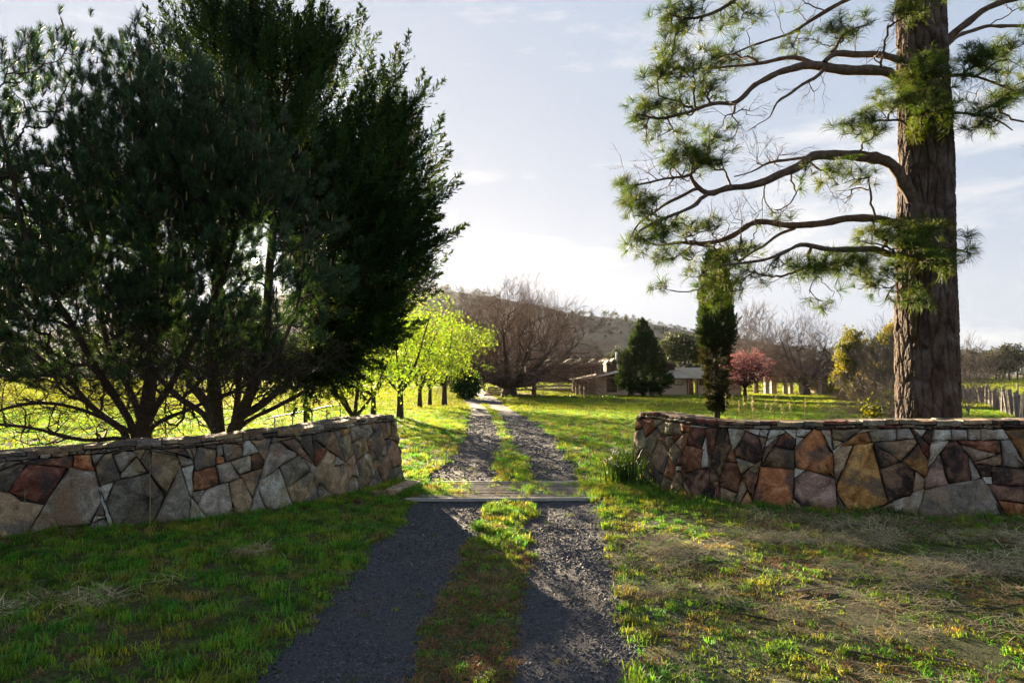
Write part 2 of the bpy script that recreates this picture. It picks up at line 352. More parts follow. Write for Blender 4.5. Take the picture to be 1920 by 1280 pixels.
def stone(name, a, b, c, s=4.0, second=(2.2, 0.52, 0.64, (0.06, 0.05, 0.045)), lich=(0.30, 0.28, 0.23)):
    m = mat(name, [(0.34, a), (0.5, b), (0.62, c)], s, 0.85, 0.035, 26, rand=0.30, second=second, dist=1.4, spec=0.25)
    N, L = m.node_tree.nodes, m.node_tree.links       # fine mineral grain and pale lichen specks over the broad colour
    b_ = next(n for n in N if n.type == 'BSDF_PRINCIPLED'); src = b_.inputs['Base Color'].links[0].from_socket; g = N.new('ShaderNodeNewGeometry').outputs['Position']
    n1 = N.new('ShaderNodeTexNoise'); n1.inputs['Scale'].default_value = 45; n1.inputs['Detail'].default_value = 8; n1.inputs['Roughness'].default_value = .75; L.new(g, n1.inputs['Vector'])
    mr = N.new('ShaderNodeMapRange'); mr.inputs[1].default_value = .3; mr.inputs[2].default_value = .7; mr.inputs[3].default_value = .45; mr.inputs[4].default_value = 1.6; L.new(n1.outputs[0], mr.inputs[0])
    mu = N.new('ShaderNodeVectorMath'); mu.operation = 'SCALE'; L.new(src, mu.inputs[0]); L.new(mr.outputs[0], mu.inputs['Scale'])
    n2 = N.new('ShaderNodeTexNoise'); n2.inputs['Scale'].default_value = 17; n2.inputs['Detail'].default_value = 6; n2.inputs['Roughness'].default_value = .7; L.new(g, n2.inputs['Vector'])
    m2 = N.new('ShaderNodeMapRange'); m2.inputs[1].default_value = .60; m2.inputs[2].default_value = .68; m2.inputs[4].default_value = .55; L.new(n2.outputs[0], m2.inputs[0])
    mx_ = N.new('ShaderNodeMix'); mx_.data_type = 'RGBA'; L.new(m2.outputs[0], mx_.inputs[0]); L.new(mu.outputs[0], mx_.inputs[6]); mx_.inputs[7].default_value = (*lich, 1); L.new(mx_.outputs[2], b_.inputs['Base Color'])
    return m
ST = {
    'g': stone('grey_stone', (0.156, 0.131, 0.098), (0.263, 0.225, 0.169), (0.388, 0.338, 0.263), second=(2.2, 0.50, 0.60, (0.213, 0.150, 0.088))),
    'l': stone('pale_stone', (0.275, 0.237, 0.188), (0.413, 0.362, 0.294), (0.500, 0.500, 0.419), second=(3, 0.52, 0.64, (0.275, 0.200, 0.125))),
    'b': stone('brown_stone', (0.125, 0.075, 0.043), (0.237, 0.156, 0.088), (0.350, 0.244, 0.144), second=(2.4, 0.50, 0.60, (0.112, 0.098, 0.081))),
    't': stone('tan_stone', (0.213, 0.138, 0.075), (0.338, 0.231, 0.131), (0.450, 0.331, 0.206), second=(2.6, 0.52, 0.62, (0.150, 0.125, 0.100))),
    'r': stone('red_brown_stone', (0.088, 0.035, 0.022), (0.200, 0.075, 0.040), (0.312, 0.150, 0.088), second=(2.6, 0.50, 0.60, (0.062, 0.044, 0.037))),
    'o': stone('rust_stone', (0.200, 0.075, 0.027), (0.350, 0.150, 0.053), (0.463, 0.237, 0.100), second=(2.8, 0.50, 0.60, (0.125, 0.075, 0.050))),
    'p': stone('pink_brown_stone', (0.225, 0.138, 0.094), (0.350, 0.225, 0.163), (0.475, 0.338, 0.256), second=(2.4, 0.50, 0.60, (0.062, 0.044, 0.037))),
    'd': stone('dark_grey_stone', (0.081, 0.066, 0.050), (0.150, 0.125, 0.096), (0.250, 0.213, 0.169), second=(2.2, 0.50, 0.60, (0.188, 0.138, 0.088))),
    'D': stone('black_stained_stone', (0.020, 0.014, 0.011), (0.050, 0.030, 0.022), (0.163, 0.088, 0.053), second=(2.3, 0.54, 0.62, (0.213, 0.125, 0.075))),
}
M['steel'] = mat('galvanised_steel', [(0.3, (0.26, 0.25, 0.24)), (0.7, (0.42, 0.41, 0.39))], 20, 0.55, metal=0.6, spec=0.5)
M['rust'] = mat('rusty_rail', [(0.3, (0.12, 0.10, 0.08)), (0.7, (0.28, 0.25, 0.21))], 12, 0.7, spec=0.4)
M['concrete'] = mat('weathered_concrete', [(0.3, (0.26, 0.24, 0.21)), (0.7, (0.44, 0.41, 0.37))], 10, 0.9, 0.006, 60)
M['wood_grey'] = mat('weathered_timber', [(0.3, (0.13, 0.11, 0.095)), (0.7, (0.28, 0.25, 0.22))], 6, 0.9, 0.01, 20, stretch=(3, 3, 0.4))
M['wood_brown'] = mat('brown_timber', [(0.3, (0.035, 0.018, 0.012)), (0.7, (0.07, 0.038, 0.025))], 3, 0.85)
M['brick'] = None
M['roof'] = mat('pale_metal_roof', [(0.3, (0.26, 0.22, 0.15)), (0.7, (0.36, 0.31, 0.22))], 0.8, 0.8, spec=0.15)
M['roof_dark'] = mat('dark_tile_roof', [(0.3, (0.045, 0.03, 0.025)), (0.7, (0.09, 0.065, 0.055))], 2, 0.85)
M['white'] = mat('white_paint', [(0.3, (0.62, 0.61, 0.58)), (0.7, (0.75, 0.74, 0.72))], 2, 0.6)
M['glass'] = mat('window_glass', [(0.3, (0.02, 0.022, 0.024)), (0.7, (0.03, 0.032, 0.035))], 1, 0.06, spec=0.8)
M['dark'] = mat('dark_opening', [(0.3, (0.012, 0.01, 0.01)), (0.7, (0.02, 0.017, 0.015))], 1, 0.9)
M['mulch'] = mat('red_mulch', [(0.3, (0.13, 0.055, 0.03)), (0.7, (0.27, 0.13, 0.075))], 4, 0.95, 0.05, 8)
M['hill'] = mat('dry_hillside', [(0.3, (0.13, 0.095, 0.06)), (0.7, (0.23, 0.17, 0.115))], 0.012, 0.95, second=(0.03, 0.5, 0.7, (0.09, 0.085, 0.045)))
def brick_mat():
    m = bpy.data.materials.new('fawn_brick'); m.use_nodes = True; N, L = m.node_tree.nodes, m.node_tree.links
    b = N['Principled BSDF']; b.inputs['Roughness'].default_value = 0.9
    g = N.new('ShaderNodeNewGeometry'); mp = N.new('ShaderNodeSeparateXYZ'); cb = N.new('ShaderNodeCombineXYZ'); ad = N.new('ShaderNodeMath')
    L.new(g.outputs['Position'], mp.inputs[0]); L.new(mp.outputs[0], ad.inputs[0]); L.new(mp.outputs[1], ad.inputs[1]); L.new(ad.outputs[0], cb.inputs[0]); L.new(mp.outputs[2], cb.inputs[1])
    k = N.new('ShaderNodeTexBrick'); k.inputs['Scale'].default_value = 1; k.inputs['Brick Width'].default_value = 0.39; k.inputs['Row Height'].default_value = 0.16; k.inputs['Mortar Size'].default_value = 0.012
    k.inputs['Color1'].default_value = (0.42, 0.32, 0.22, 1); k.inputs['Color2'].default_value = (0.48, 0.37, 0.26, 1); k.inputs['Mortar'].default_value = (0.34, 0.29, 0.23, 1)
    L.new(cb.outputs[0], k.inputs['Vector']); L.new(k.outputs[0], b.inputs['Base Color']); return m
M['brick'] = brick_mat()

#--GROUND
# ------------------------------------------------------------------ ground, drive, hill
def axis(fine0, fine1, step, far0, far1, grow=1.09):
    a = list(np.arange(fine0, fine1 + 1e-6, step)); s = step
    while a[-1] < far1: s *= grow; a.append(a[-1] + s)
    s = step
    while a[0] > far0: s *= grow; a.insert(0, a[0] - s)
    return np.array(a)
def grid(xs, ys, zf):
    X, Yv = np.meshgrid(xs, ys); Z = zf(X.ravel(), Yv.ravel())
    v = np.stack([X.ravel(), Yv.ravel(), Z], 1); nx, ny = len(xs), len(ys)
    i = np.arange(nx * ny).reshape(ny, nx)
    return v, np.stack([i[:-1, :-1], i[:-1, 1:], i[1:, 1:], i[1:, :-1]], -1).reshape(-1, 4)
v, f = grid(axis(-9, 9, 0.1, -6000, 6000), axis(1.5, 20, 0.1, -40, 9000), lambda x, y: GZ(x, y))
tag(mobj('ground', v, f, M['ground'], smooth=True), kind='structure')
# the drive: a sheet that rises out of the turf only where the wheel tracks are
ys = axis(0.8, 20, 0.06, -8, 420, 1.03)
vs, fs = [], []
for side in (0, 1):
    k = (1, 2) if side == 0 else (3, 4)
    a = np.interp(ys, rows[:, 0], rows[:, k[0]]); b = np.interp(ys, rows[:, 0], rows[:, k[1]])
    if side == 0: b = np.minimum(b + 0.4, (b + np.interp(ys, rows[:, 0], rows[:, 3])) / 2 - 0.002); a = a - 0.4
    else: a = np.maximum(a - 0.4, (a + np.interp(ys, rows[:, 0], rows[:, 2])) / 2 + 0.002); b = b + 0.4
    t = np.linspace(0, 1, 40)
    X = a[:, None] * (1 - t) + b[:, None] * t; Yv = np.repeat(ys[:, None], 40, 1)
    g = gravel(X.ravel(), Yv.ravel())
    z = GZ(X.ravel(), Yv.ravel()) + 0.02 * g - 0.01 + 0.02 * sstep(30, 80, Yv.ravel()) * g + (fbm(X.ravel() * 14, Yv.ravel() * 14, 40, 2) - .5) * 0.008
    i = np.arange(X.size).reshape(X.shape)
    vs.append(np.stack([X.ravel(), Yv.ravel(), z], 1)); fs.append(np.stack([i[:-1, :-1], i[:-1, 1:], i[1:, 1:], i[1:, :-1]], -1).reshape(-1, 4))
v, f = join(list(zip(vs, fs)))
tag(mobj('driveway', v, f, M['gravel'], smooth=True), kind='structure')

# hill
RIDGE = [(-900, 690), (-500, 672), (-100, 650), (200, 612), (420, 570), (600, 545), (740, 532), (820, 541), (880, 551), (1000, 576), (1100, 598), (1200, 612), (1320, 628), (1450, 646), (1600, 664), (1720, 680), (1900, 700)]
def hill_z(x, y):
    px = 960 + x / y * F
    h = (CAMZ + (700 - np.interp(px, [r[0] for r in RIDGE], [r[1] for r in RIDGE])) / F * 950)
    prof = sstep(430, 950, y) ** 1.15 * (1 - 0.5 * sstep(960, 1300, y))
    g = (fbm(x * 0.006, y * 0.006, 21) - 0.5) * 26 * sstep(430, 600, y) * (1 - sstep(900, 950, y) * 0.9)
    return -2.0 + (h + 1.2) * prof + g * np.clip(h / 40, 0, 1)
xs = np.linspace(-1500, 900, 260); ys = np.linspace(400, 1300, 120)
v, f = grid(xs, ys, hill_z)
tag(mobj('hill', v, f, M['hill'], smooth=True), kind='structure')

#--TREES
# ------------------------------------------------------------------ tree growing
def resample(pts, rad, step, wob=0.0):
    pts = np.asarray(pts, float); rad = np.asarray(rad, float)
    d = np.r_[0, np.cumsum(np.linalg.norm(np.diff(pts, axis=0), axis=1))]; n = max(3, int(d[-1] / step) + 1); t = np.linspace(0, d[-1], n)
    q = np.stack([np.interp(t, d, pts[:, k]) for k in range(3)], 1)
    for _ in range(2): q[1:-1] = 0.5 * q[1:-1] + 0.25 * (q[:-2] + q[2:])
    if wob:
        e = RNG.normal(0, 1, (n, 3))
        for _ in range(2): e[1:-1] = .5 * e[1:-1] + .25 * (e[:-2] + e[2:])
        e[0] = 0; q = q + e * wob
    return q, np.interp(t, d, rad) * (1 + (RNG.normal(0, .09, n) if wob else 0))
def grow(limbs, tips, seg=5, alpha=0.25, up=0.25, wig=0.06, step=0.25, r0=0.008, ex=2.4, drop=0.6, rmax=None, wob=0.0):
    """limbs: [(pts, radii)], the first from the ground; tips (N,3). Returns tube paths and the direction at each tip"""
    LP = [resample(p, r, step, wob if k else 0.0) for k, (p, r) in enumerate(limbs)]
    cap = sum(len(p) for p, _ in LP) + len(tips) * seg + 10
    pos = np.zeros((cap, 3)); dr = np.zeros((cap, 3)); par = np.full(cap, -1); pl = np.zeros(cap); rr = np.zeros(cap); n = 0
    for k, (p, r) in enumerate(LP):
        d = unit(np.gradient(p, axis=0)); m = len(p); prev = -1; base = 0.0
        if k and n:
            q = np.argmin(np.linalg.norm(pos[:n] - p[0], axis=1)); prev = q; base = pl[q]
        L = np.r_[0, np.cumsum(np.linalg.norm(np.diff(p, axis=0), axis=1))]
        pos[n:n + m] = p; dr[n:n + m] = d; pl[n:n + m] = base + L; rr[n:n + m] = r
        par[n] = prev; par[n + 1:n + m] = np.arange(n, n + m - 1); n += m
    n0 = n; tips = np.asarray(tips, float)
    dist = np.array([np.min(np.linalg.norm(pos[:n0] - t, axis=1)) for t in tips])
    order = np.argsort(dist); paths = []; own = []; tdir = np.zeros((len(tips), 3)); starts = []
    s = np.linspace(0, 1, seg + 1)[:, None]; h00 = 2 * s ** 3 - 3 * s ** 2 + 1; h10 = s ** 3 - 2 * s ** 2 + s; h01 = -2 * s ** 3 + 3 * s ** 2; h11 = s ** 3 - s ** 2
    for ti in order:
        t = tips[ti]; d = t - pos[:n]; L = np.linalg.norm(d, axis=1) + 1e-6
        c = (d * dr[:n]).sum(1) / L
        cost = L * (1.35 - 0.45 * c) + alpha * pl[:n] + drop * np.maximum(0, pos[:n, 2] - t[2])
        q = int(np.argmin(cost)); dv = d[q]; Lq = L[q]; u = dv / Lq
        a = (0.45 * dr[q] + 0.6 * u) * Lq; b = (u + np.array([0, 0, up])) * Lq
        pth = h00 * pos[q] + h10 * a + h01 * t + h11 * b
        pth[1:-1] += RNG.normal(0, wig * Lq / seg ** 0.5, (seg - 1, 3))
        g = unit(np.gradient(pth, axis=0))
        pos[n:n + seg] = pth[1:]; dr[n:n + seg] = g[1:]; par[n] = q; par[n + 1:n + seg] = np.arange(n, n + seg - 1)
        pl[n:n + seg] = pl[q] + Lq * s[1:, 0]; paths.append(pth); starts.append(n); tdir[ti] = g[-1]; n += seg
    w = np.zeros(n); w[[st + seg - 1 for st in starts]] = 1
    for i in range(n - 1, n0 - 1, -1):
        w[par[i]] += w[i] if par[i] >= n0 else 0
        if par[i] < n0: pass
    r = r0 * np.maximum(w, 1) ** (1 / ex)
    r[:n0] = rr[:n0]
    if rmax is not None: r[n0:] = np.minimum(r[n0:], rmax)
    pr = []
    for st in starts:
        a = r[st:st + seg].copy(); p0 = r[par[st]]
        a = np.minimum(a, p0 * 0.85); pr.append(np.r_[min(a[0] * 1.15, p0 * 0.9), a])
    pr = np.array(pr) if pr else np.zeros((0, seg + 1)); 
    if len(pr): pr[:, -1] *= 0.55
    return LP, np.array(paths), pr, tdir
def wood(LP, paths, pr, sides=5, tsides=10, skip=0):
    parts = []
    for p, r in LP[skip:]: parts.append(tubes(p[None], r[None], tsides))
    if len(paths): parts.append(tubes(paths, pr, sides))
    return join(parts)
def blob(c, rad, n, shell=0.35):
    """n points in an ellipsoid, biased outwards"""
    d = unit(RNG.normal(size=(n, 3))); r = RNG.uniform(0, 1, n) ** shell
    return np.asarray(c) + d * r[:, None] * np.asarray(rad)
def pblob(px, py, Y, rx, ry, rd, n, shell=0.35):
    k = Y / F
    return blob(P(px, py, Y), (rx * k, rd, ry * k), n, shell)

# ------------------------------------------------------------------ tuft prototypes
def needles(n, L, spread, axis_len, width, drop=0.0, seed=1, tip_bias=0.0):
    r = np.random.default_rng(seed); v = []; f = []
    for i in range(n):
        z0 = axis_len * (r.uniform() ** (1 - tip_bias) if axis_len else 0); a = r.uniform(0, 6.283)
        th = spread * r.uniform(0.45, 1.1); l = L * r.uniform(0.75, 1.1)
        d = np.array([math.cos(a) * math.sin(th), math.sin(a) * math.sin(th), math.cos(th)]); s = unit(np.cross(d, r.normal(size=3)))
        b = np.array([0, 0, z0]); k = len(v)
        v += [b - s * width / 2, b + s * width / 2, b + d * l * 0.6 + s * width * .4, b + d * l * 0.6 - s * width * .4, b + d * l - np.array([0, 0, drop * l * l])]
        f += [(k, k + 1, k + 2, k + 3), (k + 3, k + 2, k + 4)]
    return v, f
def leafclump(n, size, rad, seed=1, long=1.6, flat=0.7):
    r = np.random.default_rng(seed); v = []; f = []
    for i in range(n):
        c = r.normal(size=3) * rad * np.array([1, 1, flat]) * 0.55; d = unit(r.normal(size=3)); s = unit(np.cross(d, r.normal(size=3))); l = size * r.uniform(0.6, 1.3); k = len(v)
        nrm = np.cross(d, s) * l * 0.15
        v += [c, c + d * l * long * .5 + s * l * .5 + nrm, c + d * l * long, c + d * l * long * .5 - s * l * .5 + nrm]; f += [(k, k + 1, k + 2), (k, k + 2, k + 3)]
    return v, f
def frond(L, width, n, seed=1, leaf=0.05):
    """flat drooping plume of a cypress: an axis with side sprays carrying scale leaves"""
    r = np.random.default_rng(seed); v = []; f = []
    def sliver(a, d, l, w):
        s = unit(np.cross(d, r.normal(size=3))); k = len(v)
        v.extend([a - s * w * .35, a + d * l * .45 + s * w * .5, a + d * l, a + d * l * .45 - s * w * .5]); f.append((k, k + 1, k + 2, k + 3))
    for i in range(n):
        t = (i + 0.5) / n; a = r.uniform(0, 6.283); out = width * (1 - t) ** 0.8 * (0.35 + 0.65 * min(1, t * 5))
        d = unit(np.array([math.cos(a), math.sin(a), 0.75 + 0.5 * t])); b = np.array([0, 0, L * t]) + r.normal(size=3) * L * .01
        m = 7
        for j in range(m):
            q = b + d * out * (j + .3) / m; e = unit(d + r.normal(size=3) * 0.42 + np.array([0, 0, .35]))
            sliver(q, e, leaf * r.uniform(.8, 1.7), leaf * 0.34)
    for j in range(8): sliver(np.array([0, 0, L * (.8 + .03 * j)]), unit(np.array([r.normal() * .2, r.normal() * .2, 1])), leaf * 1.5, leaf * .3)
    return v, f
def spray(L, n, seed=1, w=0.006, spread=0.6):
    """bare twigs"""
    r = np.random.default_rng(seed); v = []; f = []
    def seg(a, b, w0, w1):
        d = unit(b - a); s = unit(np.cross(d, r.normal(size=3))); t = np.cross(d, s); k = len(v)
        for p, ww in ((a, w0), (b, w1)):
            for q in range(3): v.append(p + (s * math.cos(q * 2.094) + t * math.sin(q * 2.094)) * ww)
        for q in range(3): f.append((k + q, k + (q + 1) % 3, k + 3 + (q + 1) % 3, k + 3 + q))
    def rec(a, d, l, lev, ww):
        m = a + d * l * .5 + r.normal(size=3) * l * .05; b = a + d * l + r.normal(size=3) * l * .05; seg(a, m, ww, ww * .8); seg(m, b, ww * .8, ww * .5)
        if lev > 0:
            for q in range(n):
                t = r.uniform(.25, 1); e = unit(d + r.normal(size=3) * spread * .8 + np.array([0, 0, .15])); rec(a + (b - a) * t, e, l * r.uniform(.4, .65), lev - 1, ww * .6)
    rec(np.zeros(3), np.array([0, 0, 1.]), L, 2, w)
    return v, f

def make_tree(name, base, label, cat, limbs, tips, bark, protos, tscale=1.0, group=None, foliage_name='crown', extra_bare=None, sides=5, tsides=10, dirmix=(1, 0, 0), per_tip=1,
              jit=0.0, trunk_skip=0, smooth=True, twigs=None, **gk):
    root = empty(name, base, label, cat, group)
    nt = len(tips); alltips = tips if extra_bare is None else np.concatenate([tips, extra_bare])
    LP, paths, pr, td = grow(limbs, alltips, **gk)
    v, f = wood(LP, paths, pr, sides, tsides, trunk_skip)
    mobj('trunk', v, f, bark, root, smooth=smooth, loc=base)
    if protos:
        c = np.asarray(base, float); t = np.repeat(tips, per_tip, 0); d = np.repeat(td[:nt], per_tip, 0)
        if jit: t = t + RNG.normal(0, jit, t.shape)
        o = unit(t - (tips.mean(0) - np.array([0, 0, 0.3 * np.ptp(tips[:, 2])])))
        dd = d * dirmix[0] + o * dirmix[1] + np.array([0, 0, 1.]) * dirmix[2] + RNG.normal(0, 0.18, t.shape)
        sc = np.repeat(np.broadcast_to(np.asarray(tscale, float), (nt,)), per_tip) * RNG.uniform(0.75, 1.25, len(t))
        scatter(foliage_name, t, align(dd), sc, protos, root)
    if extra_bare is not None and twigs:
        tt = extra_bare; d2 = unit(td[nt:] + RNG.normal(0, .45, tt.shape)); scatter('twigs', tt, align(d2), RNG.uniform(.6, 1.3, len(tt)), twigs, root)
    return root, LP, td
#--TREEBUILD
def worley_edges(u, v, nu, s=0):
    """distance to the border between cells; u wraps with period nu"""
    iu, iv = np.floor(u), np.floor(v); d1 = np.full(u.shape, 9.0); d2 = np.full(u.shape, 9.0)
    for a in (-1, 0, 1):
        for b in (-1, 0, 1):
            cu, cv = iu + a, iv + b; wu = np.mod(cu, nu)
            x = cu + 0.1 + 0.8 * hash2(wu, cv, s); y = cv + 0.1 + 0.8 * hash2(wu, cv, s + 9)
            d = (u - x) ** 2 + (v - y) ** 2
            m = d < d1; d2 = np.where(m, d1, np.minimum(d2, d)); d1 = np.where(m, d, d1)
    return np.sqrt(d2) - np.sqrt(d1)
def bark_trunk(centres, radii, nth=300, step=0.018, plates=19, tall=2.6, depth=0.045, flare=0.0):
    c = np.asarray(centres, float); z = np.arange(c[0, 2], c[-1, 2], step)
    cx = np.interp(z, c[:, 2], c[:, 0]); cy = np.interp(z, c[:, 2], c[:, 1]); r = np.interp(z, c[:, 2], radii)
    r = r * (1 + flare * np.exp(-(z - z[0]) / 0.35))
    th = np.linspace(0, 2 * math.pi, nth, endpoint=False); T, Z = np.meshgrid(th, z)
    U = T / (2 * math.pi) * plates
    wv = (fbm(U * 1.1, Z * 1.0, 31, 3) - 0.5) * 1.1; wrap = np.minimum(T, 2 * math.pi - T); wv = wv * np.clip(wrap / 0.4, 0, 1)
    wv = wv * .45; big = worley_edges(U + wv, Z * 1.5 + wv, plates, 1)
    mid = worley_edges(U * 2 + wv * 1.4, Z * 4.5 + wv, plates * 2, 2)
    fine = fbm(U * 6, Z * 18, 33, 3) - .5
    d = -depth * (1 - sstep(0.0, 0.24, big)) - depth * 0.30 * (1 - sstep(0, 0.18, mid)) + fine * 0.02
    rad = r[:, None] * (1 + 0.03 * np.sin(T * 3 + Z * .6) + 0.02 * np.sin(T * 5 + 1)) + d
    x = cx[:, None] + rad * np.cos(T); y = cy[:, None] + rad * np.sin(T)
    i = np.arange(T.size).reshape(T.shape)
    q = np.stack([i[:-1], np.roll(i, -1, 1)[:-1], np.roll(i, -1, 1)[1:], i[1:]], -1).reshape(-1, 4)
    return np.stack([x.ravel(), y.ravel(), Z.ravel()], 1), q
def limb(pts, rads, Y0, Y1, exp=1.0):
    """limb traced as (px,py) with depth running from Y0 to Y1, radii in picture pixels"""
    n = len(pts); Y = [Y0 + (Y1 - Y0) * (i / (n - 1)) ** exp for i in range(n)]
    if np.isscalar(rads) or len(rads) == 2:
        a, b = rads; rads = [a + (b - a) * i / (n - 1) for i in range(n)]
    return (np.array([P(x, y, yy) for (x, y), yy in zip(pts, Y)]), np.array(rads, float) * 12.0 / F * .76)

# ---- the old pine on the right
TWD = [proto('w%d' % k, *spray(0.55, 4, 700 + k, .0045, .6), M['bark_dark']) for k in range(3)]
TWL = [proto('v%d' % k, *spray(0.34, 3, 710 + k, .004, .6), M['bark_limb']) for k in range(3)]
YT = 12.0
tr = [(1744, 815, 54), (1743, 788, 54), (1740, 700, 53.5), (1737, 600, 53), (1735, 500, 50.5), (1735, 400, 49), (1736, 300, 47), (1731, 150, 44), (1727, 0, 42), (1722, -160, 36), (1716, -330, 28), (1712, -480, 14)]
tc_ = np.array([P(a, b, YT) for a, b, _ in tr]); trad = np.array([c for _, _, c in tr]) * YT / F
tc_[0, 2] = gz(tc_[0, 0], tc_[0, 1]) - 0.1
pb = (tc_[0, 0], tc_[0, 1], gz(tc_[0, 0], tc_[0, 1]))
L_ = [(tc_, trad)]
L_ += [limb([(1712, 375), (1690, 335), (1672, 305), (1640, 293), (1590, 292), (1545, 288), (1525, 292), (1490, 315), (1440, 338), (1400, 352), (1360, 352), (1325, 366), (1300, 345), (1294, 325)], [15, 15, 14, 12, 11.5, 11, 11, 10, 9, 8, 7.5, 7, 5, 4], 11.8, 11.0),
       limb([(1325, 366), (1300, 385), (1270, 400), (1235, 410), (1205, 432)], (5, 2), 11.1, 10.6),
       limb([(1294, 328), (1260, 330), (1200, 345), (1165, 352)], (3.5, 1.5), 11.0, 11.3),
       limb([(1312, 352), (1270, 372), (1230, 395), (1190, 425), (1180, 450)], (4.5, 1.5), 11.1, 11.6),
       limb([(1530, 292), (1470, 300), (1440, 302), (1415, 322), (1380, 330)], (4, 1.5), 11.4, 12.2),
       limb([(1712, 430), (1660, 412), (1610, 408), (1560, 415), (1490, 425), (1440, 415), (1410, 415), (1390, 432), (1365, 448), (1330, 455), (1270, 455), (1220, 460), (1200, 445)], [12, 11, 10, 9, 8, 7.5, 7, 7, 7, 6, 4, 3, 2], 12.0, 13.4),
       limb([(1490, 428), (1460, 437), (1435, 460), (1400, 480), (1370, 505), (1345, 520)], (4.5, 1.5), 12.8, 12.4),
       limb([(1712, 485), (1650, 470), (1600, 465), (1560, 468), (1530, 465), (1505, 455), (1480, 470), (1450, 485), (1400, 490), (1350, 500)], (9, 2), 11.6, 10.6),
       limb([(1705, 165), (1685, 145), (1665, 135), (1620, 132), (1545, 126), (1500, 125), (1460, 137), (1420, 155), (1390, 185), (1380, 198), (1350, 190), (1300, 210), (1230, 222), (1195, 215)], [16, 15, 12, 11, 11, 10, 7, 6, 5.5, 5, 4.5, 4, 3, 2], 11.8, 11.0),
       limb([(1545, 128), (1520, 118), (1485, 105), (1450, 115), (1400, 125), (1330, 128), (1270, 135)], (7, 2), 11.5, 11.9),
       limb([(1705, 115), (1640, 102), (1600, 102), (1560, 98), (1545, 120)], (9, 6), 11.8, 11.5),
       limb([(1545, 128), (1530, 145), (1480, 175), (1455, 195), (1440, 215)], (5, 1.5), 11.5, 11.0),
       limb([(1560, 98), (1580, 65), (1620, 50)], (4, 2), 11.6, 12),
       limb([(1700, -60), (1650, -40), (1600, -5), (1560, 15), (1520, 35), (1490, 62), (1460, 68), (1420, 85), (1380, 100), (1340, 110)], (7, 1.8), 12.3, 13.4),
       limb([(1700, -130), (1600, -90), (1500, -60), (1420, -30), (1350, 20), (1290, 40), (1250, 25)], (8, 2), 12.0, 11.3),
       limb([(1752, 110), (1770, 82), (1800, 50), (1850, 20), (1880, 5), (1960, -15)], (10, 6), 12.0, 11.4),
       limb([(1755, 100), (1775, 82), (1800, 65), (1850, 50), (1960, 46)], (6, 4), 12.1, 13.0),
       limb([(1760, 140), (1800, 140), (1850, 150), (1900, 170)], (5, 2), 11.9, 11.2),
       limb([(1760, 215), (1800, 210), (1850, 220), (1900, 240)], (4, 1.5), 11.9, 11.3),
       limb([(1735, 180), (1730, 190), (1735, 220)], (4, 2), 12.0, 11.1),
       limb([(1735, 450), (1730, 455), (1770, 460), (1820, 470)], (4, 1.5), 12.0, 11.1),
       limb([(1735, 440), (1720, 470), (1690, 520), (1660, 560)], (4, 1.5), 12.0, 11.1),
       limb([(1710, 240), (1680, 220), (1640, 225), (1600, 260)], (4, 1.5), 11.9, 11.3)]
CL = [(1290, 35, 65, 32, 11.5, 34), (1385, 30, 40, 30, 11.5, 14), (1285, 128, 65, 32, 11.3, 30), (1370, 110, 60, 22, 12.6, 18), (1230, 155, 34, 26, 11.4, 12), (1200, 215, 24, 22, 11.1, 10),
      (1260, 200, 50, 26, 11.2, 18), (1330, 175, 40, 22, 11.2, 12), (1245, 250, 55, 16, 11.3, 10), (1570, 62, 55, 20, 11.8, 14), (1600, 60, 25, 12, 12.2, 6), (1490, 85, 30, 20, 12.7, 8),
      (1300, 300, 78, 30, 11.0, 46), (1172, 352, 26, 26, 11.2, 9), (1210, 385, 40, 26, 11.0, 16), (1235, 430, 45, 26, 10.9, 18), (1195, 455, 22, 26, 11.4, 9), (1300, 430, 50, 18, 12.6, 16),
      (1265, 482, 44, 18, 12.9, 14), (1375, 485, 60, 26, 12.2, 26), (1330, 522, 48, 26, 12.0, 22), (1345, 555, 30, 25, 12.0, 9), (1240, 545, 16, 12, 12.6, 4), (1400, 520, 34, 30, 11.4, 9), (1460, 505, 25, 26, 11.2, 5),
      (1520, 500, 50, 20, 11.2, 24), (1590, 492, 55, 24, 11.3, 26), (1540, 560, 18, 20, 11.2, 4), (1660, 440, 50, 26, 11.5, 24), (1700, 465, 40, 30, 11.3, 22), (1740, 445, 40, 25, 11.2, 18), (1655, 525, 50, 34, 11.3, 22),
      (1700, 565, 24, 22, 11.1, 8), (1740, 495, 34, 18, 11.1, 10), (1812, 455, 18, 24, 11.1, 4), (1800, 490, 25, 10, 11.1, 3), (1570, 330, 45, 18, 11.2, 12), (1620, 340, 22, 16, 11.2, 5), (1500, 345, 14, 12, 11.0, 3), (1620, 240, 44, 30, 11.3, 24),
      (1665, 195, 36, 18, 11.4, 12), (1730, 150, 48, 50, 11.15, 44), (1750, 215, 42, 44, 11.15, 36), (1710, 20, 50, 14, 11.2, 16), (1835, 120, 46, 34, 11.3, 26), (1890, 95, 34, 30, 11.5, 14), (1850, 225, 46, 20, 11.3, 18),
      (1880, 180, 34, 24, 11.4, 12), (1915, 150, 25, 60, 11.6, 12), (1480, 0, 40, 14, 12.9, 6), (1460, 420, 22, 14, 12.8, 4), (1180, 380, 20, 14, 11.2, 5), (1340, 260, 30, 18, 11.2, 8), (1250, 100, 26, 14, 11.5, 7),
      (1700, -150, 160, 90, 12, 60), (1500, -120, 120, 60, 12, 30), (1950, -40, 90, 80, 12, 30), (1990, 250, 60, 60, 12, 10)]
tips = np.concatenate([pblob(a, b, Y, rx, ry, 0.45, int(n * 1.5), 0.5) for a, b, rx, ry, Y, n in CL])
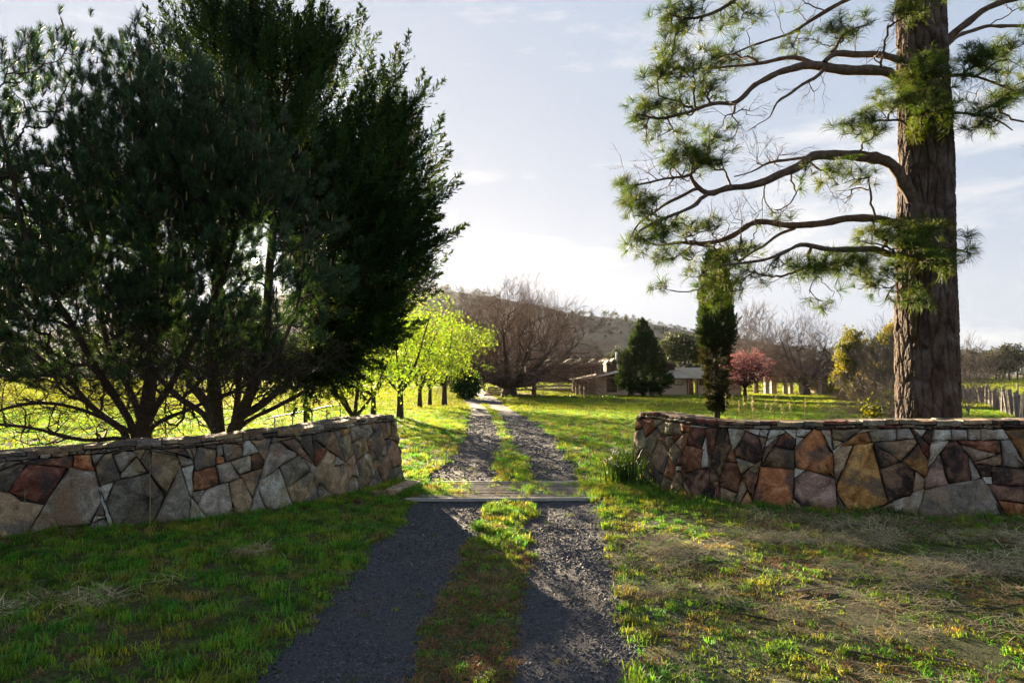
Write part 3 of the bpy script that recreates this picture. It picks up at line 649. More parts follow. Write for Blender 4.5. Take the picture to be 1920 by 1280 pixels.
BR = [(1250, 330, 80, 50, 11.2, 22), (1280, 180, 80, 50, 11.2, 18), (1300, 460, 80, 30, 12.4, 18), (1640, 110, 60, 20, 11.6, 8), (1440, 300, 60, 18, 11.9, 16), (1380, 420, 60, 30, 12.2, 14), (1450, 395, 40, 15, 11.5, 8), (1540, 170, 50, 20, 11.4, 4), (1380, 220, 50, 40, 11.2, 14), (1600, 360, 50, 30, 11.4, 8), (1850, 190, 50, 40, 11.6, 12), (1450, 520, 50, 30, 11.3, 8), (1500, 30, 60, 20, 12.8, 6)]
bare = np.concatenate([pblob(a, b, Y, rx, ry, 0.4, int(n * 1.5), 0.6) for a, b, rx, ry, Y, n in BR])
pn = [proto('n%d' % k, *needles(56, 0.24, 1.35, 0.08, 0.0052, 1.2, k), M['needle_right']) for k in range(4)]
root, LP, td = make_tree('pine_tree', pb, 'big old pine with furrowed brown trunk and long crooked limbs standing behind the right wall', 'pine tree', L_, tips, M['bark_limb'], pn, 1.0,
                         extra_bare=bare, twigs=TWL, trunk_skip=1, wob=.022, seg=6, alpha=0.12, up=0.25, wig=0.07, step=0.12, r0=0.0055, ex=2.2, drop=0.25, dirmix=(0.7, .2, .35), jit=0.04, rmax=0.05, tsides=12)
for o in root.children:
    if o.name.startswith('trunk'): o.name = 'limbs'
v, f = bark_trunk(tc_, trad, flare=0.12)
mobj('trunk', v, f, M['bark_pine'], root, smooth=True, loc=pb)
del LP

# ---- left pine: dark, many upright candles
def rnd_pts(pts): return np.array(pts, float)
YP = 11.3
pbx = P(262, 825, YP); pb = (pbx[0], pbx[1], gz(pbx[0], pbx[1]))
def gl(px, py, Y, dz=-0.15):
    p = P(px, py, Y); p[2] = gz(p[0], p[1]) + dz; return p
def path(px, Y, r, first=None):
    pts = [P(a, b, y) for (a, b), y in zip(px, Y)]
    if first is not None: pts.insert(0, np.array(first, float))
    return np.array(pts), np.array(r, float) * YP / F * .45
b0 = (pb[0], pb[1], pb[2] - .15)
L_ = [path([(268, 810), (285, 700), (290, 560), (282, 400), (270, 250), (262, 90)], [YP, YP, YP, YP, YP, YP], [40, 32, 24, 21, 16, 11, 4], b0),
      path([(255, 800), (215, 745), (150, 640), (60, 480), (20, 330), (-10, 160)], [YP, 11.1, 10.8, 10.3, 10.0, 10], [16, 16, 15, 13, 11, 7, 3], b0),
      path([(245, 815), (200, 790), (120, 700), (-20, 600), (-140, 450), (-200, 260)], [YP, 11.6, 11.9, 12.2, 12.5, 12.6], [15, 14, 13, 12, 10, 7, 3], b0),
      path([(275, 800), (340, 770), (440, 735), (520, 680), (560, 560), (575, 430)], [YP, 10.7, 10.1, 9.7, 9.6, 9.6], [12, 10, 8, 6.5, 5.5, 4, 2], b0),
      path([(262, 815), (180, 775), (90, 745), (-20, 775), (-160, 840)], [YP, 10.7, 10.2, 9.9, 9.7], [9, 8, 7, 6, 5, 3], b0),
      path([(250, 818), (160, 830), (60, 800), (-40, 790), (-160, 770)], [11.2, 10.6, 10.3, 10.2, 10.2], [9, 8, 7, 6, 5, 3], b0),
      path([(280, 790), (360, 640), (430, 500), (470, 330), (480, 210)], [YP, 11.0, 10.7, 10.5, 10.5], [15, 14, 12, 9, 7, 3], b0),
      path([(265, 790), (200, 640), (170, 480), (140, 300), (130, 130)], [YP, 11.7, 12.1, 12.2, 12.2], [14, 13, 11, 9, 6, 3], b0)]
PB = [(150, 330, 11.2, 250, 245, 2.4, 560), (340, 330, 10.6, 190, 220, 1.7, 420), (-60, 360, 11.4, 200, 280, 2.2, 260), (440, 420, 10.2, 190, 190, 1.2, 300), (100, 560, 10.6, 200, 110, 1.8, 230), (300, 540, 10.3, 190, 100, 1.5, 210), (540, 560, 9.9, 100, 90, .8, 120),
      (30, 690, 10.6, 150, 60, 1.6, 150), (180, 690, 10.5, 160, 50, 1.0, 70), (200, 600, 10.6, 180, 70, 1.6, 150), (430, 610, 10.1, 120, 60, 1.0, 100), (60, 480, 11.4, 200, 150, 2, 180), (-120, 600, 11, 150, 130, 2, 90)]
tips = np.concatenate([pblob(a, b, Y, rx, ry, rd, n, 0.45) for a, b, Y, rx, ry, rd, n in PB])
top = [(10, 120), (30, 85), (55, 75), (80, 95), (105, 90), (125, 62), (150, 55), (160, 80), (188, 50), (200, 90), (222, 70), (250, 85), (270, 72), (300, 70), (330, 85), (345, 100), (368, 95), (400, 150), (430, 190), (440, 140), (-30, 80), (-70, 60), (240, 60), (60, 110), (140, 100), (285, 95), (460, 175), (505, 260), (530, 330), (580, 400), (600, 470)]
cpx, cpy = project(tips)
tips = tips[(np.hypot(cpx - 480, cpy - 490) > 32) & (tips[:, 2] > 1.9) & ~((cpx > 260) & (cpx < 560) & (cpy > 470) & (cpy < 650) & (RNG.uniform(size=len(tips)) < .38)) & ~((cpx < 130) & (cpy < 330) & (RNG.uniform(size=len(tips)) < .35))]
cpx, cpy = project(tips); tips = tips[~((cpy > 430) & (cpy < 700) & (fbm(cpx / 45, cpy / 45, 61, 2) > .46) & (RNG.uniform(size=len(tips)) < .86))]
tips = np.concatenate([tips, np.array([P(x, y + 26, 10.4 + RNG.uniform(-.6, .8)) for x, y in top])])
bare = np.concatenate([pblob(a, b, Y, rx, ry, rd, n, .6) for a, b, Y, rx, ry, rd, n in [(180, 740, 10.6, 230, 80, 1.0, 190), (420, 710, 10.3, 170, 80, .8, 150), (80, 800, 10.2, 140, 40, .5, 50), (330, 790, 10.4, 150, 35, .6, 60), (520, 660, 9.9, 110, 60, .6, 26), (200, 620, 10.4, 200, 80, 1.2, 60), (-60, 760, 10.4, 120, 60, 1, 30)]])
pn = [proto('c%d' % k, *needles(84, 0.12, 0.85, 0.16, 0.0055, 0.2, 20 + k, 0.2), M['needle_left']) for k in range(3)]
root, LP, td = make_tree('pine_tree', pb, 'dark spreading pine with upright needle candles and bare lower limbs behind the left wall', 'pine tree', L_, tips, M['bark_dark'], pn, 1.0,
                         extra_bare=bare, twigs=TWD, wob=.035, seg=6, alpha=0.12, up=0.5, wig=0.05, step=0.2, r0=0.0055, ex=2.25, drop=0.5, dirmix=(0.7, .45, .6), rmax=0.04, jit=0.16, per_tip=3, tsides=14)
cv, cf = [], []
k = RNG.choice(len(tips), 900, replace=False)
a = align(np.tile([0, 0, 1.], (len(k), 1)) + RNG.normal(0, .2, (len(k), 3)))
cand = MB(); cand.v = [(0.012 * math.cos(q * 1.257), 0.012 * math.sin(q * 1.257), z) for z in (0.26, 0.36) for q in range(5)] + [(0, 0, .40)]
cand.f = [(q, (q + 1) % 5, 5 + (q + 1) % 5, 5 + q) for q in range(5)] + [(5 + q, 5 + (q + 1) % 5, 10) for q in range(5)]
scatter('shoot', tips[k], a, RNG.uniform(.7, 1.1, len(k)), [proto('candle', cand.v, cand.f, M['candle'])], root)

# ---- left cypress, many stems, feathery plumes
YC = 15.0
pbx = P(420, 800, YC); pb = (pbx[0], pbx[1], gz(pbx[0], pbx[1])); b0 = (pb[0], pb[1], pb[2] - .15)
def cpath(px, Y, r):
    pts = [np.array(b0)] + [P(a, b, y) for (a, b), y in zip(px, Y)]; return np.array(pts), np.array([r[0]] + list(r), float) * YC / F * .5
L_ = [cpath([(405, 780), (400, 700), (405, 560), (420, 400), (430, 200), (440, 30)], [15, 15, 15, 15, 15, 15], [26, 24, 20, 16, 10, 4]),
      cpath([(440, 790), (475, 740), (498, 640), (505, 480), (520, 300), (540, 100)], [15, 14.8, 14.6, 14.6, 14.7, 15], [22, 20, 17, 14, 9, 3]),
      cpath([(430, 790), (500, 760), (590, 660), (660, 520), (700, 380), (720, 220)], [15, 15, 15.2, 15.3, 15.3, 15.2], [14, 13, 12, 10, 7, 3]),
      cpath([(400, 780), (350, 700), (330, 560), (340, 400), (350, 200), (370, 70)], [15, 15.3, 15.7, 16, 16, 16], [18, 16, 14, 12, 8, 3]),
      cpath([(400, 790), (330, 740), (230, 640), (150, 500), (80, 400)], [15, 15.5, 16, 16.4, 16.5], [12, 12, 11, 8, 3]),
      cpath([(440, 790), (450, 720), (440, 600), (380, 450)], [15, 15.3, 16, 16.5], [12, 11, 10, 5]),
      cpath([(440, 800), (560, 740), (680, 660), (760, 560)], [15, 15.2, 15.4, 15.4], [8, 7, 5, 2])]
CB = [(480, 250, 15.2, 190, 215, 2.3, 380), (560, 440, 14.9, 210, 200, 2.1, 400), (680, 370, 15, 115, 165, 1.5, 250), (690, 500, 15, 110, 130, 1.3, 190), (600, 620, 14.8, 130, 80, 1.3, 150), (330, 480, 15.8, 170, 190, 1.8, 200), (715, 260, 15, 55, 80, .8, 50), (440, 80, 15.2, 90, 80, 1.2, 90), (560, 130, 15, 85, 75, 1.1, 100),
      (590, 690, 14.6, 80, 45, .8, 70), (500, 660, 14.8, 110, 60, 1.1, 90), (640, 600, 14.8, 90, 70, 1, 80), (180, 660, 16, 170, 70, 1.5, 90), (120, 560, 16.4, 160, 140, 1.4, 150)]
tips = np.concatenate([pblob(a, b, Y, rx, ry, rd, n, 0.5) for a, b, Y, rx, ry, rd, n in CB])
d = tips - np.array([0, 0, CAMZ]); cpx = 960 + F * (tips[:, 0] / tips[:, 1]); cpy = 700 - F * (tips[:, 2] - 2) / tips[:, 1]
keep = ~((cpx > 440) & (cpx < 530) & (cpy > 455) & (cpy < 560) & (RNG.uniform(size=len(tips)) < .5)) & (tips[:, 2] > 1.9) & ~((cpx > 360) & (cpx < 500) & (cpy > 480) & (cpy < 660) & (RNG.uniform(size=len(tips)) < .6))
tips = tips[keep]
cpx, cpy = project(tips); tips = tips[np.hypot(cpx - 480, cpy - 490) > 26]
cpx, cpy = project(tips); tips = tips[~((cpx < 640) & (cpy > 430) & (cpy < 720) & (fbm(cpx / 45, cpy / 45, 61, 2) > .46) & (RNG.uniform(size=len(tips)) < .82))]
edge = [(368, 15), (392, 0), (410, 10), (440, 5), (455, 10), (480, 15), (500, 0), (520, 10), (545, 35), (565, 30), (600, 25), (612, 45), (640, 75), (690, 105), (715, 115), (705, 165), (760, 150), (775, 145), (760, 190), (790, 205), (815, 195), (790, 240), (815, 300), (770, 265), (822, 365), (800, 390), (790, 420), (815, 460), (770, 500), (760, 560), (720, 600), (690, 620), (640, 660), (700, 590), (760, 520), (740, 340), (780, 330), (620, 90), (560, 60)]
tips = np.concatenate([tips, np.array([P(x - 22, y + 12, 15 + RNG.uniform(-.9, .9)) for x, y in edge])])
fp = [proto('f%d' % k, *frond(0.66, 0.23, 26, 40 + k, 0.052), M['cypress']) for k in range(4)]
root, LP, td = make_tree('cypress_tree', pb, 'tall dark cypress with several stems and feathery drooping plumes beside the drive', 'cypress tree', L_, tips, M['bark_dark'], fp, np.r_[np.full(len(tips) - len(edge), 1.15), np.full(len(edge), 1.25)],
                         extra_bare=np.concatenate([pblob(480, 680, 14.6, 170, 80, 1.2, 170), pblob(300, 700, 15.4, 160, 80, 1.2, 110), pblob(560, 740, 14.8, 70, 40, .7, 40)]), twigs=TWD, wob=.04, seg=6, alpha=0.12, up=0.25, wig=0.05, step=0.25, r0=0.006, ex=2.25, drop=0.4, dirmix=(0.45, .9, .35), rmax=0.07, per_tip=2, jit=0.14, tsides=14)

# small slim tree between cypress and orchard
b = gl(573, 795, 15.6, 0); rt = [(np.array([b, P(573, 760, 15.6), P(574, 700, 15.6), P(570, 640, 15.6)]), np.array([.05, .045, .04, .02]))]
tp = pblob(575, 670, 15.6, 50, 40, .6, 34)
make_tree('sapling', b, 'slim dark sapling with a single straight stem between the cypress and the orchard', 'sapling', rt, tp, M['bark_dark'], fp, 0.7, seg=4, alpha=.2, step=.2, dirmix=(.5, .8, .2))

#--ORCHARD
def crown_tree(name, label, cat, px, py, H, Wd, n, leaf, bark, protos, r=0.1, bole=0.22, group=None, shape=None, Y=None, tscale=1.0, seed=0, lean=0, forks=5, fz=(.55, .8), fo=(.24, .36), **k):
    """free-standing tree: base at picture point (px,py), height H and crown width Wd in metres"""
    g = G(px, py) if Y is None else gl(px, py, Y, 0)
    g[2] = gz(g[0], g[1]); rng = np.random.default_rng(seed + 5)
    top = g + np.array([lean, 0, H * bole]); limbs = [(np.array([g - [0, 0, .15], g + [lean * .4, 0, H * bole * .5], top]), np.array([r * 1.25, r, r * .85]))]
    for q in range(forks):
        a = q / forks * 6.283 + rng.uniform(0, 1); o = Wd * rng.uniform(*fo); z = H * rng.uniform(*fz)
        e = top + np.array([math.cos(a) * o, math.sin(a) * o, z - H * bole])
        m = top + (e - top) * .4 + np.array([math.cos(a) * o * .12, math.sin(a) * o * .12, -H * .03]); limbs.append((np.array([top, m, e]), np.array([r * .55, r * .36, r * .12])))
    if shape is None:
        tips = blob(g + [lean, 0, H * (bole + 1) / 2 + .02 * H], (Wd / 2, Wd / 2, H * (1 - bole) / 2), n, k.pop('shell', .4))
    else: tips = shape(g, H, Wd, n)
    return make_tree(name, g, label, cat, limbs, tips, bark, protos, tscale, group, **k)
lp = [proto('l%d' % k, *leafclump(26, 0.05, 0.34, 60 + k, 1.5), M['leaf_orchard']) for k in range(4)]
ORCH = [(750, 783, 6.6, 6.4, 330, 'pale green spring tree nearest the gate with a low side limb over the wall', 0.15, 31.5), (664, 790, 4.4, 3.6, 110, 'leafy green tree rising right behind the stone wall end beside the sapling', 0.10, 19),
        (787, 756, 6.6, 6.0, 240, 'slender trunked green tree second along the drive verge', 0.14, 44), (806, 753, 7.4, 6.0, 220, 'thin trunked green tree third along the drive verge', 0.14, 50), (833, 752, 8.0, 7.4, 300, 'stout green tree last of the orchard row by the drive', 0.2, 52),
        (700, 770, 5.2, 5.0, 150, 'green tree half hidden among the middle of the orchard row', 0.13, 35)]
for i, (px, py, H, Wd, n, lab, r, Y) in enumerate(ORCH):
    crown_tree('fruit_tree', lab, 'fruit tree', px, py, H * .9, Wd, int(n * .32), None, M['bark_dark'], lp, r=r, bole=.2, group='spring green trees left of the drive', Y=Y, tscale=1.15 + Y * .01, seed=i, seg=5, alpha=.15, up=.4, wig=.08, step=.25, r0=.007, dirmix=(1, 0, .3), per_tip=2, jit=.22, shell=.5)

# dark bushes beyond the orchard
cp = [proto('d%d' % k, *leafclump(26, 0.10, 0.26, 80 + k, 1.8), M['cypress_dark']) for k in range(3)]
crown_tree('evergreen_bush', 'round dark evergreen bush on the left edge of the drive past the orchard', 'bush', 873, 742, 2.6, 2.6, 120, None, M['bark_dark'], cp, r=.08, bole=.05, Y=66, tscale=1.6, seed=31, seg=4, shell=.6, per_tip=2, jit=.1)
crown_tree('evergreen_tree', 'dark rounded evergreen tree left of the huge bare tree behind the orchard', 'tree', 893, 712, 6.5, 4.6, 130, None, M['bark_dark'], cp, r=.15, bole=.2, Y=100, tscale=3.0, seed=32, seg=4, shell=.6, per_tip=2, jit=.2)

#--BARE TREES
def bare_shape(flat=1.0, low=0.0):
    def f(g, H, Wd, n):
        d = unit(RNG.normal(size=(n * 3, 3))); d = d[(d[:, 2] > -0.12 + low)][:n]; r = RNG.uniform(0, 1, len(d)) ** .4
        c = g + np.array([0, 0, H * .22]); p = c + d * r[:, None] * np.array([Wd / 2, Wd / 2, H * .78])
        return p
    return f
sp = [proto('s%d' % k, *spray(1.5, 4, 90 + k, .013, .5), M['twig']) for k in range(4)]
crown_tree('bare_tree', 'huge spreading leafless tree with a thick trunk and dense branches by the drive', 'tree', 955, 742, 11.7, 21.5, 1250, None, M['bark_grey'], sp, r=.85, bole=.12, shape=bare_shape(low=-.06), tscale=1.15, seed=41, forks=19, fz=(.18, .74), fo=(.22, .44),
           Y=80, seg=6, alpha=.30, up=-.05, wig=.04, step=.8, r0=.028, ex=2.2, drop=.2, dirmix=(.9, .3, .1), per_tip=2, jit=.35, rmax=.24)
sp2 = [proto('s%d' % k, *spray(1.5, 4, 95 + k, .016, .5), M['twig_pale']) for k in range(3)]
crown_tree('bare_tree', 'tall upright leafless tree behind the pink blossom tree', 'tree', 1418, 742, 11.6, 8.8, 300, None, M['twig_pale'], sp2, r=.3, bole=.2, shape=bare_shape(low=.1), tscale=1.15, seed=42, Y=97, seg=6, alpha=.1, up=.3, step=.6, r0=.026, ex=2.3, dirmix=(.9, .3, .2), per_tip=2, jit=.3, group='leafless trees by the pavilion')
crown_tree('bare_tree', 'wide forked leafless tree in front of the pavilion', 'tree', 1513, 740, 9.6, 10.5, 420, None, M['bark_grey'], sp, r=.42, bole=.10, shape=bare_shape(low=-.02), tscale=.95, seed=43, Y=88, seg=6, alpha=.1, up=.2, step=.5, r0=.024, ex=2.3, dirmix=(.9, .3, .2), per_tip=2, jit=.3, group='leafless trees by the pavilion')
crown_tree('bare_tree', 'small dark trunked leafless tree under the edge of the huge bare tree', 'tree', 1001, 737, 4.4, 7.0, 90, None, M['bark_grey'], sp, r=.28, bole=.35, shape=bare_shape(low=-.1), tscale=.7, seed=44, Y=88, seg=5, alpha=.1, step=.5, r0=.02, ex=2.3)
sp3 = [proto('s%d' % k, *spray(0.42, 4, 99 + k, .0045, .6), M['twig_pale']) for k in range(3)]
crown_tree('twiggy_bush', 'pale tangle of leafless twigs left of the old pine trunk', 'bush', 1660, 790, 3.0, 2.3, 420, None, M['twig_pale'], sp3, r=.035, bole=.06, shape=bare_shape(low=-.1), Y=20, tscale=1.1, seed=45, seg=5, alpha=.1, up=.2, step=.2, r0=.004, ex=2.4, dirmix=(.8, .5, .1), per_tip=2, jit=.1, forks=7)
crown_tree('twiggy_bush', 'low leafless bush showing right of the old pine trunk', 'bush', 1815, 760, 3.2, 3.0, 150, None, M['twig_pale'], sp3, r=.04, bole=.06, shape=bare_shape(low=-.05), Y=34, tscale=1.6, seed=46, seg=5, alpha=.1, up=.2, step=.2, r0=.006, ex=2.4, dirmix=(.8, .5, .1), per_tip=2, jit=.1, forks=6)
# blossom tree
bl = [proto('b%d' % k, *leafclump(16, 0.13, 0.34, 110 + k, 1.2), M['blossom']) for k in range(3)]
def blo(g, H, Wd, n): return blob(g + [0, 0, H * .62], (Wd / 2, Wd / 2, H * .40), n, .45)
crown_tree('blossom_tree', 'rounded pink blossom tree on the lawn between the slim cypress and the pavilion', 'blossom tree', 1397, 742, 5.4, 5.8, 240, None, M['bark_dark'], bl, r=.22, bole=.18, shape=blo, Y=84, tscale=.9, seed=47, seg=5, alpha=.1, up=.3, r0=.02, per_tip=3, jit=.25, step=.4, forks=6)
# conifer in front of the house
def cone(g, H, Wd, n):
    t = RNG.uniform(0, 1, n) ** 1.25; a = RNG.uniform(0, 6.283, n); r = Wd / 2 * np.minimum(1, (1.02 - t) ** .85 * 1.12) * np.clip((t + .10) / .22, .4, 1) * RNG.uniform(0.35, 1, n) ** .35 * (1 + .14 * np.sin(t * 19 + a * 2))
    return g + np.stack([r * np.cos(a), r * np.sin(a), H * (.11 + .89 * t)], 1)
def conifer(name, label, px, py, Y, H, Wd, n, protos, ts, seed, shape, r, bark='bark_dark', per=2, jit=.1, mixd=(.3, .9, .35), bole=1.0):
    g = gl(px, py, Y, 0); g[2] = gz(g[0], g[1])
    return make_tree(name, g, label, 'conifer', [(np.array([g - [0, 0, .1], g + [0, 0, H * .5], g + [0, 0, H * .97 * bole]]), np.array([r, r * .6, .02]))], shape(g, H, Wd, n), M[bark], protos, ts, seg=4, alpha=0., up=.1, wig=.03, step=.3, r0=.01, dirmix=mixd, per_tip=per, jit=jit)
fd = [proto('g%d' % k, *frond(0.8, 0.36, 16, 120 + k, 0.13), M['cypress_dark']) for k in range(3)]
conifer('conifer_tree', 'broad conical dark green conifer in front of the brick house', 1206, 744, 78, 7.9, 5.3, 640, fd, 1.0, 51, cone, .2, per=3)
# slim cypress with a bare shaggy stem
def slim(g, H, Wd, n):
    t = RNG.uniform(.44, .99, n); a = RNG.uniform(0, 6.283, n); w = np.interp(t, [.44, .5, .6, .8, .95, 1], [.7, .98, 1, .9, .6, .1])
    r = Wd / 2 * w * RNG.uniform(.4, 1, n) ** .4; return g + np.stack([r * np.cos(a), r * np.sin(a), H * t], 1)
f2 = [proto('h%d' % k, *frond(0.30, 0.13, 16, 130 + k, 0.045), M['cypress_dark']) for k in range(3)]
g = gl(1345, 800, 27, 0)
root, LP, td = conifer('slim_cypress', 'slim upright cypress with a dense dark top and shaggy brown stem on the lawn', 1345, 800, 27, 6.6, 1.14, 620, f2, 1.0, 52, slim, .13, per=3, jit=.06, mixd=(.2, .5, 1.0))
n = 1100; t = RNG.uniform(.05, .52, n) ** .85; a = RNG.uniform(0, 6.283, n); rr_ = np.interp(t, [.05, .15, .3, .5], [.12, .16, .30, .50]) * RNG.uniform(.2, 1, n) ** .6
pt = g + np.stack([rr_ * np.cos(a), rr_ * np.sin(a), 6.6 * t], 1)
f3 = [proto('k%d' % k, *frond(0.26, 0.12, 9, 140 + k, 0.045), M['leaf_bronze']) for k in range(3)]
scatter('dead_foliage', pt, align(np.stack([np.cos(a), np.sin(a), np.full(n, .2)], 1)), RNG.uniform(.7, 1.3, n), f3, root)
# gums and golden shrubs around the house
gp = [proto('m%d' % k, *leafclump(30, 0.22, 0.62, 150 + k, 1.9, .5), M['leaf_gum']) for k in range(3)]
def umbrella(g, H, Wd, n):
    k = 9; c = np.array([[math.cos(q * 2.4) * Wd * .33 * (q / k) ** .5, math.sin(q * 2.4) * Wd * .33 * (q / k) ** .5, H * (.80 - .25 * (q / k))] for q in range(k)])
    return np.concatenate([blob(g + c[q], (Wd * .2, Wd * .2, H * .13), n // k, .5) for q in range(k)])
crown_tree('gum_tree', 'olive green gum tree with rounded clumps rising behind the house roof', 'gum tree', 1280, 720, 10.6, 11.5, 340, None, M['bark_grey'], gp, r=.3, bole=.3, shape=umbrella, Y=125, tscale=1.3, seed=61, seg=5, step=.6, r0=.02, per_tip=2, jit=.3)
crown_tree('gum_tree', 'small thin gum tree behind the chimney at the left end of the house', 'gum tree', 1160, 718, 9.0, 6.0, 90, None, M['bark_grey'], gp, r=.2, bole=.4, shape=umbrella, Y=150, tscale=1.2, seed=62, seg=5, step=.6, r0=.02, per_tip=1)
gg = [proto('o%d' % k, *leafclump(30, 0.12, 0.34, 160 + k, 1.6, .6), M['leaf_gold']) for k in range(3)]
def lumps(g, H, Wd, n):
    k = 14; out = []
    for q in range(k):
        a = RNG.uniform(0, 6.28); z = RNG.uniform(.15, .82); o = Wd * .34 * math.sqrt(max(0.05, 1 - (z - .35) ** 2 * 2)); out.append(blob(g + [math.cos(a) * o, math.sin(a) * o, H * z], (Wd * .18, Wd * .18, H * .17), n // k, .5))
    return np.concatenate(out)
crown_tree('golden_shrub', 'large lumpy golden green shrub lit from the left behind the pale twigs', 'shrub', 1643, 745, 7.2, 6.6, 420, None, M['bark_dark'], gg, r=.2, bole=.1, shape=lumps, Y=62, tscale=1.0, seed=63, seg=4, step=.4, r0=.015, per_tip=3, jit=.15)
crown_tree('golden_shrub', 'smaller olive shrub against the right end of the pavilion', 'shrub', 1588, 742, 4.2, 3.8, 260, None, M['bark_dark'], gg, r=.15, bole=.1, shape=lumps, Y=72, tscale=.95, seed=64, seg=4, step=.4, r0=.015, per_tip=3, jit=.12)
crown_tree('evergreen_bush', 'low clipped green bush under the olive shrub beside the pavilion wall', 'bush', 1600, 744, 1.7, 4.6, 120, None, M['bark_dark'], gg, r=.08, bole=.1, Y=70, tscale=.8, seed=65, seg=4, per_tip=2)

# distant gums along the right hand tree line, each a tree
RL = [(1800, 14, 'small grey green gum beside the pine trunk in the far tree line'), (1818, 11, 'low rounded gum next to the first in the far tree line'), (1838, 17, 'tall open crowned gum left of centre in the far tree line'), (1852, 12, 'short dark gum under the tall open crowned one'),
      (1868, 16, 'leaning gum in the middle of the far tree line'), (1880, 11, 'brownish rounded gum low in front of the far tree line'), (1893, 19, 'tallest flat topped gum near the right edge of the far tree line'), (1908, 14, 'dark gum under the tallest one by the right edge'), (1922, 17, 'gum cut by the right edge of the picture'),
      (1945, 16, 'gum just beyond the right edge of the picture'), (1780, 12, 'gum glimpsed left of the pine trunk base in the far tree line')]
gf = [proto('q%d' % k, *leafclump(26, 0.55, 1.6, 170 + k, 1.6, .45), M['leaf_far']) for k in range(3)]
for i, (px, H, lab) in enumerate(RL):
    crown_tree('distant_gum', lab, 'gum tree', px, 712, H * .82, H * .8, 45, None, M['bark_grey'], gf, r=.3, bole=.4, shape=umbrella if H > 14 else None, Y=270 + 14 * (i % 3), tscale=.9, seed=200 + i, group='gum trees in the far tree line on the right', seg=4, step=1.5, r0=.05, per_tip=2, jit=.5)
def low_tree(n, seed, lf, H=6.0):
    r = np.random.default_rng(seed); v, f = leafclump(n, lf, 1.0, seed, 1.5, .8)
    v = [np.array(p) * np.array([H * .28, H * .28, H * .3]) + np.array([0, 0, H * .62]) for p in v]
    k = len(v); v += [np.array(p) for p in ((-.12, 0, 0), (.12, 0, 0), (.05, 0, H * .6), (-.05, 0, H * .6), (0, -.12, 0), (0, .12, 0), (0, .05, H * .6), (0, -.05, H * .6))]; f += [(k, k + 1, k + 2, k + 3), (k + 4, k + 5, k + 6, k + 7)]
    return v, f
lt = [proto('t%d' % k, *low_tree(46, 180 + k, .42), M['leaf_far']) for k in range(4)]
# sparse woodland over the hill
n = 5200; x = RNG.uniform(-1500, 900, n); y = RNG.uniform(430, 1000, n); z = hill_z(x, y)
den = np.clip(fbm(x * .008, y * .008, 51) * 2.6 - .85, 0.1, 1); k = (RNG.uniform(size=n) < den) & (z > 1)
x, y, z = x[k], y[k], z[k]
tag(scatter('hill_woodland', np.stack([x, y, z - .5], 1), np.stack([0 * x, 0 * x, RNG.uniform(0, 6.28, len(x))], 1), RNG.uniform(.9, 1.9, len(x)), lt), 'sparse grey green woodland covering the far hillside', 'woodland')
n = 420; x = RNG.uniform(-30, 330, n) ; y = RNG.uniform(330, 420, n); z = GZ(x, y)
tag(scatter('valley_woodland', np.stack([x, y, z - .5], 1), np.stack([0 * x, 0 * x, RNG.uniform(0, 6.28, n)], 1), RNG.uniform(1.0, 2.2, n), lt), 'low belt of dark trees at the foot of the hill', 'woodland')
# skyline trees on the ridge, one by one
pos = [(906, 'among the twigs of the huge bare tree'), (1118, 'first right of the huge bare tree'), (1134, 'second right of the huge bare tree'), (1145, 'tallest of the left skyline cluster'), (1168, 'with a thin open crown'), (1186, 'above the conifer, leaning left'), (1195, 'directly above the conifer top'),
       (1220, 'right of the conifer top'), (1239, 'wide crowned, over the gum behind the roof'), (1248, 'small one beside the wide crowned skyline tree'), (1266, 'low one in the right skyline stretch'), (1283, 'above the olive gum clumps'), (1300, 'left of the slim cypress'), (1314, 'touching the slim cypress')]
for i, (px, w) in enumerate(pos):
    x = (px - 960) / F * 945; y = 945.0; z = float(hill_z(np.array([x]), np.array([y]))[0]); H = [9, 7, 8, 13, 9, 8, 12, 11, 12, 8, 7, 9, 8, 8][i]
    e = empty('ridge_tree', (x, y, z), 'tiny skyline tree on the hill ridge ' + w, 'tree', 'single trees along the hill skyline')
    mb = MB(); mb.bar((x, y, z - 1), (x + .5, y, z + H * .7), .7)
    for q in range(4): a = q * 1.57 + i; mb.bar((x + .3, y, z + H * (.3 + .08 * q)), (x + math.cos(a) * H * .25, y + math.sin(a) * H * .25, z + H * (.62 + .05 * q)), .35)
    mb.build('trunk', M['bark_grey'], e)
    v, f = leafclump(70, .95, H * .33, 300 + i, 1.5, .6); mobj('crown', np.array(v) + np.array([x, y, z + H * .72]), f, M['leaf_far'], e)
#--WALLS
# ------------------------------------------------------------------ dry stone walls
def clip_poly(poly, a, b):
    """keep the side a.p <= b"""
    out = []
    n = len(poly)
    for i in range(n):
        p, q = poly[i], poly[(i + 1) % n]; dp = a[0] * p[0] + a[1] * p[1] - b; dq = a[0] * q[0] + a[1] * q[1] - b
        if dp <= 0: out.append(p)
        if (dp < 0 < dq) or (dq < 0 < dp):
            t = dp / (dp - dq); out.append((p[0] + (q[0] - p[0]) * t, p[1] + (q[1] - p[1]) * t))
    return out
def inset(poly, d):
    """inset a convex counter-clockwise polygon"""
    out = poly
    n = len(poly)
    for i in range(n):
        p, q = poly[i], poly[(i + 1) % n]; ex, ey = q[0] - p[0], q[1] - p[1]; L = math.hypot(ex, ey)
        if L < 1e-6: continue
        nx, ny = ey / L, -ex / L
        out = clip_poly(out, (nx, ny), nx * p[0] + ny * p[1] - d)
        if len(out) < 3: return []
    return out
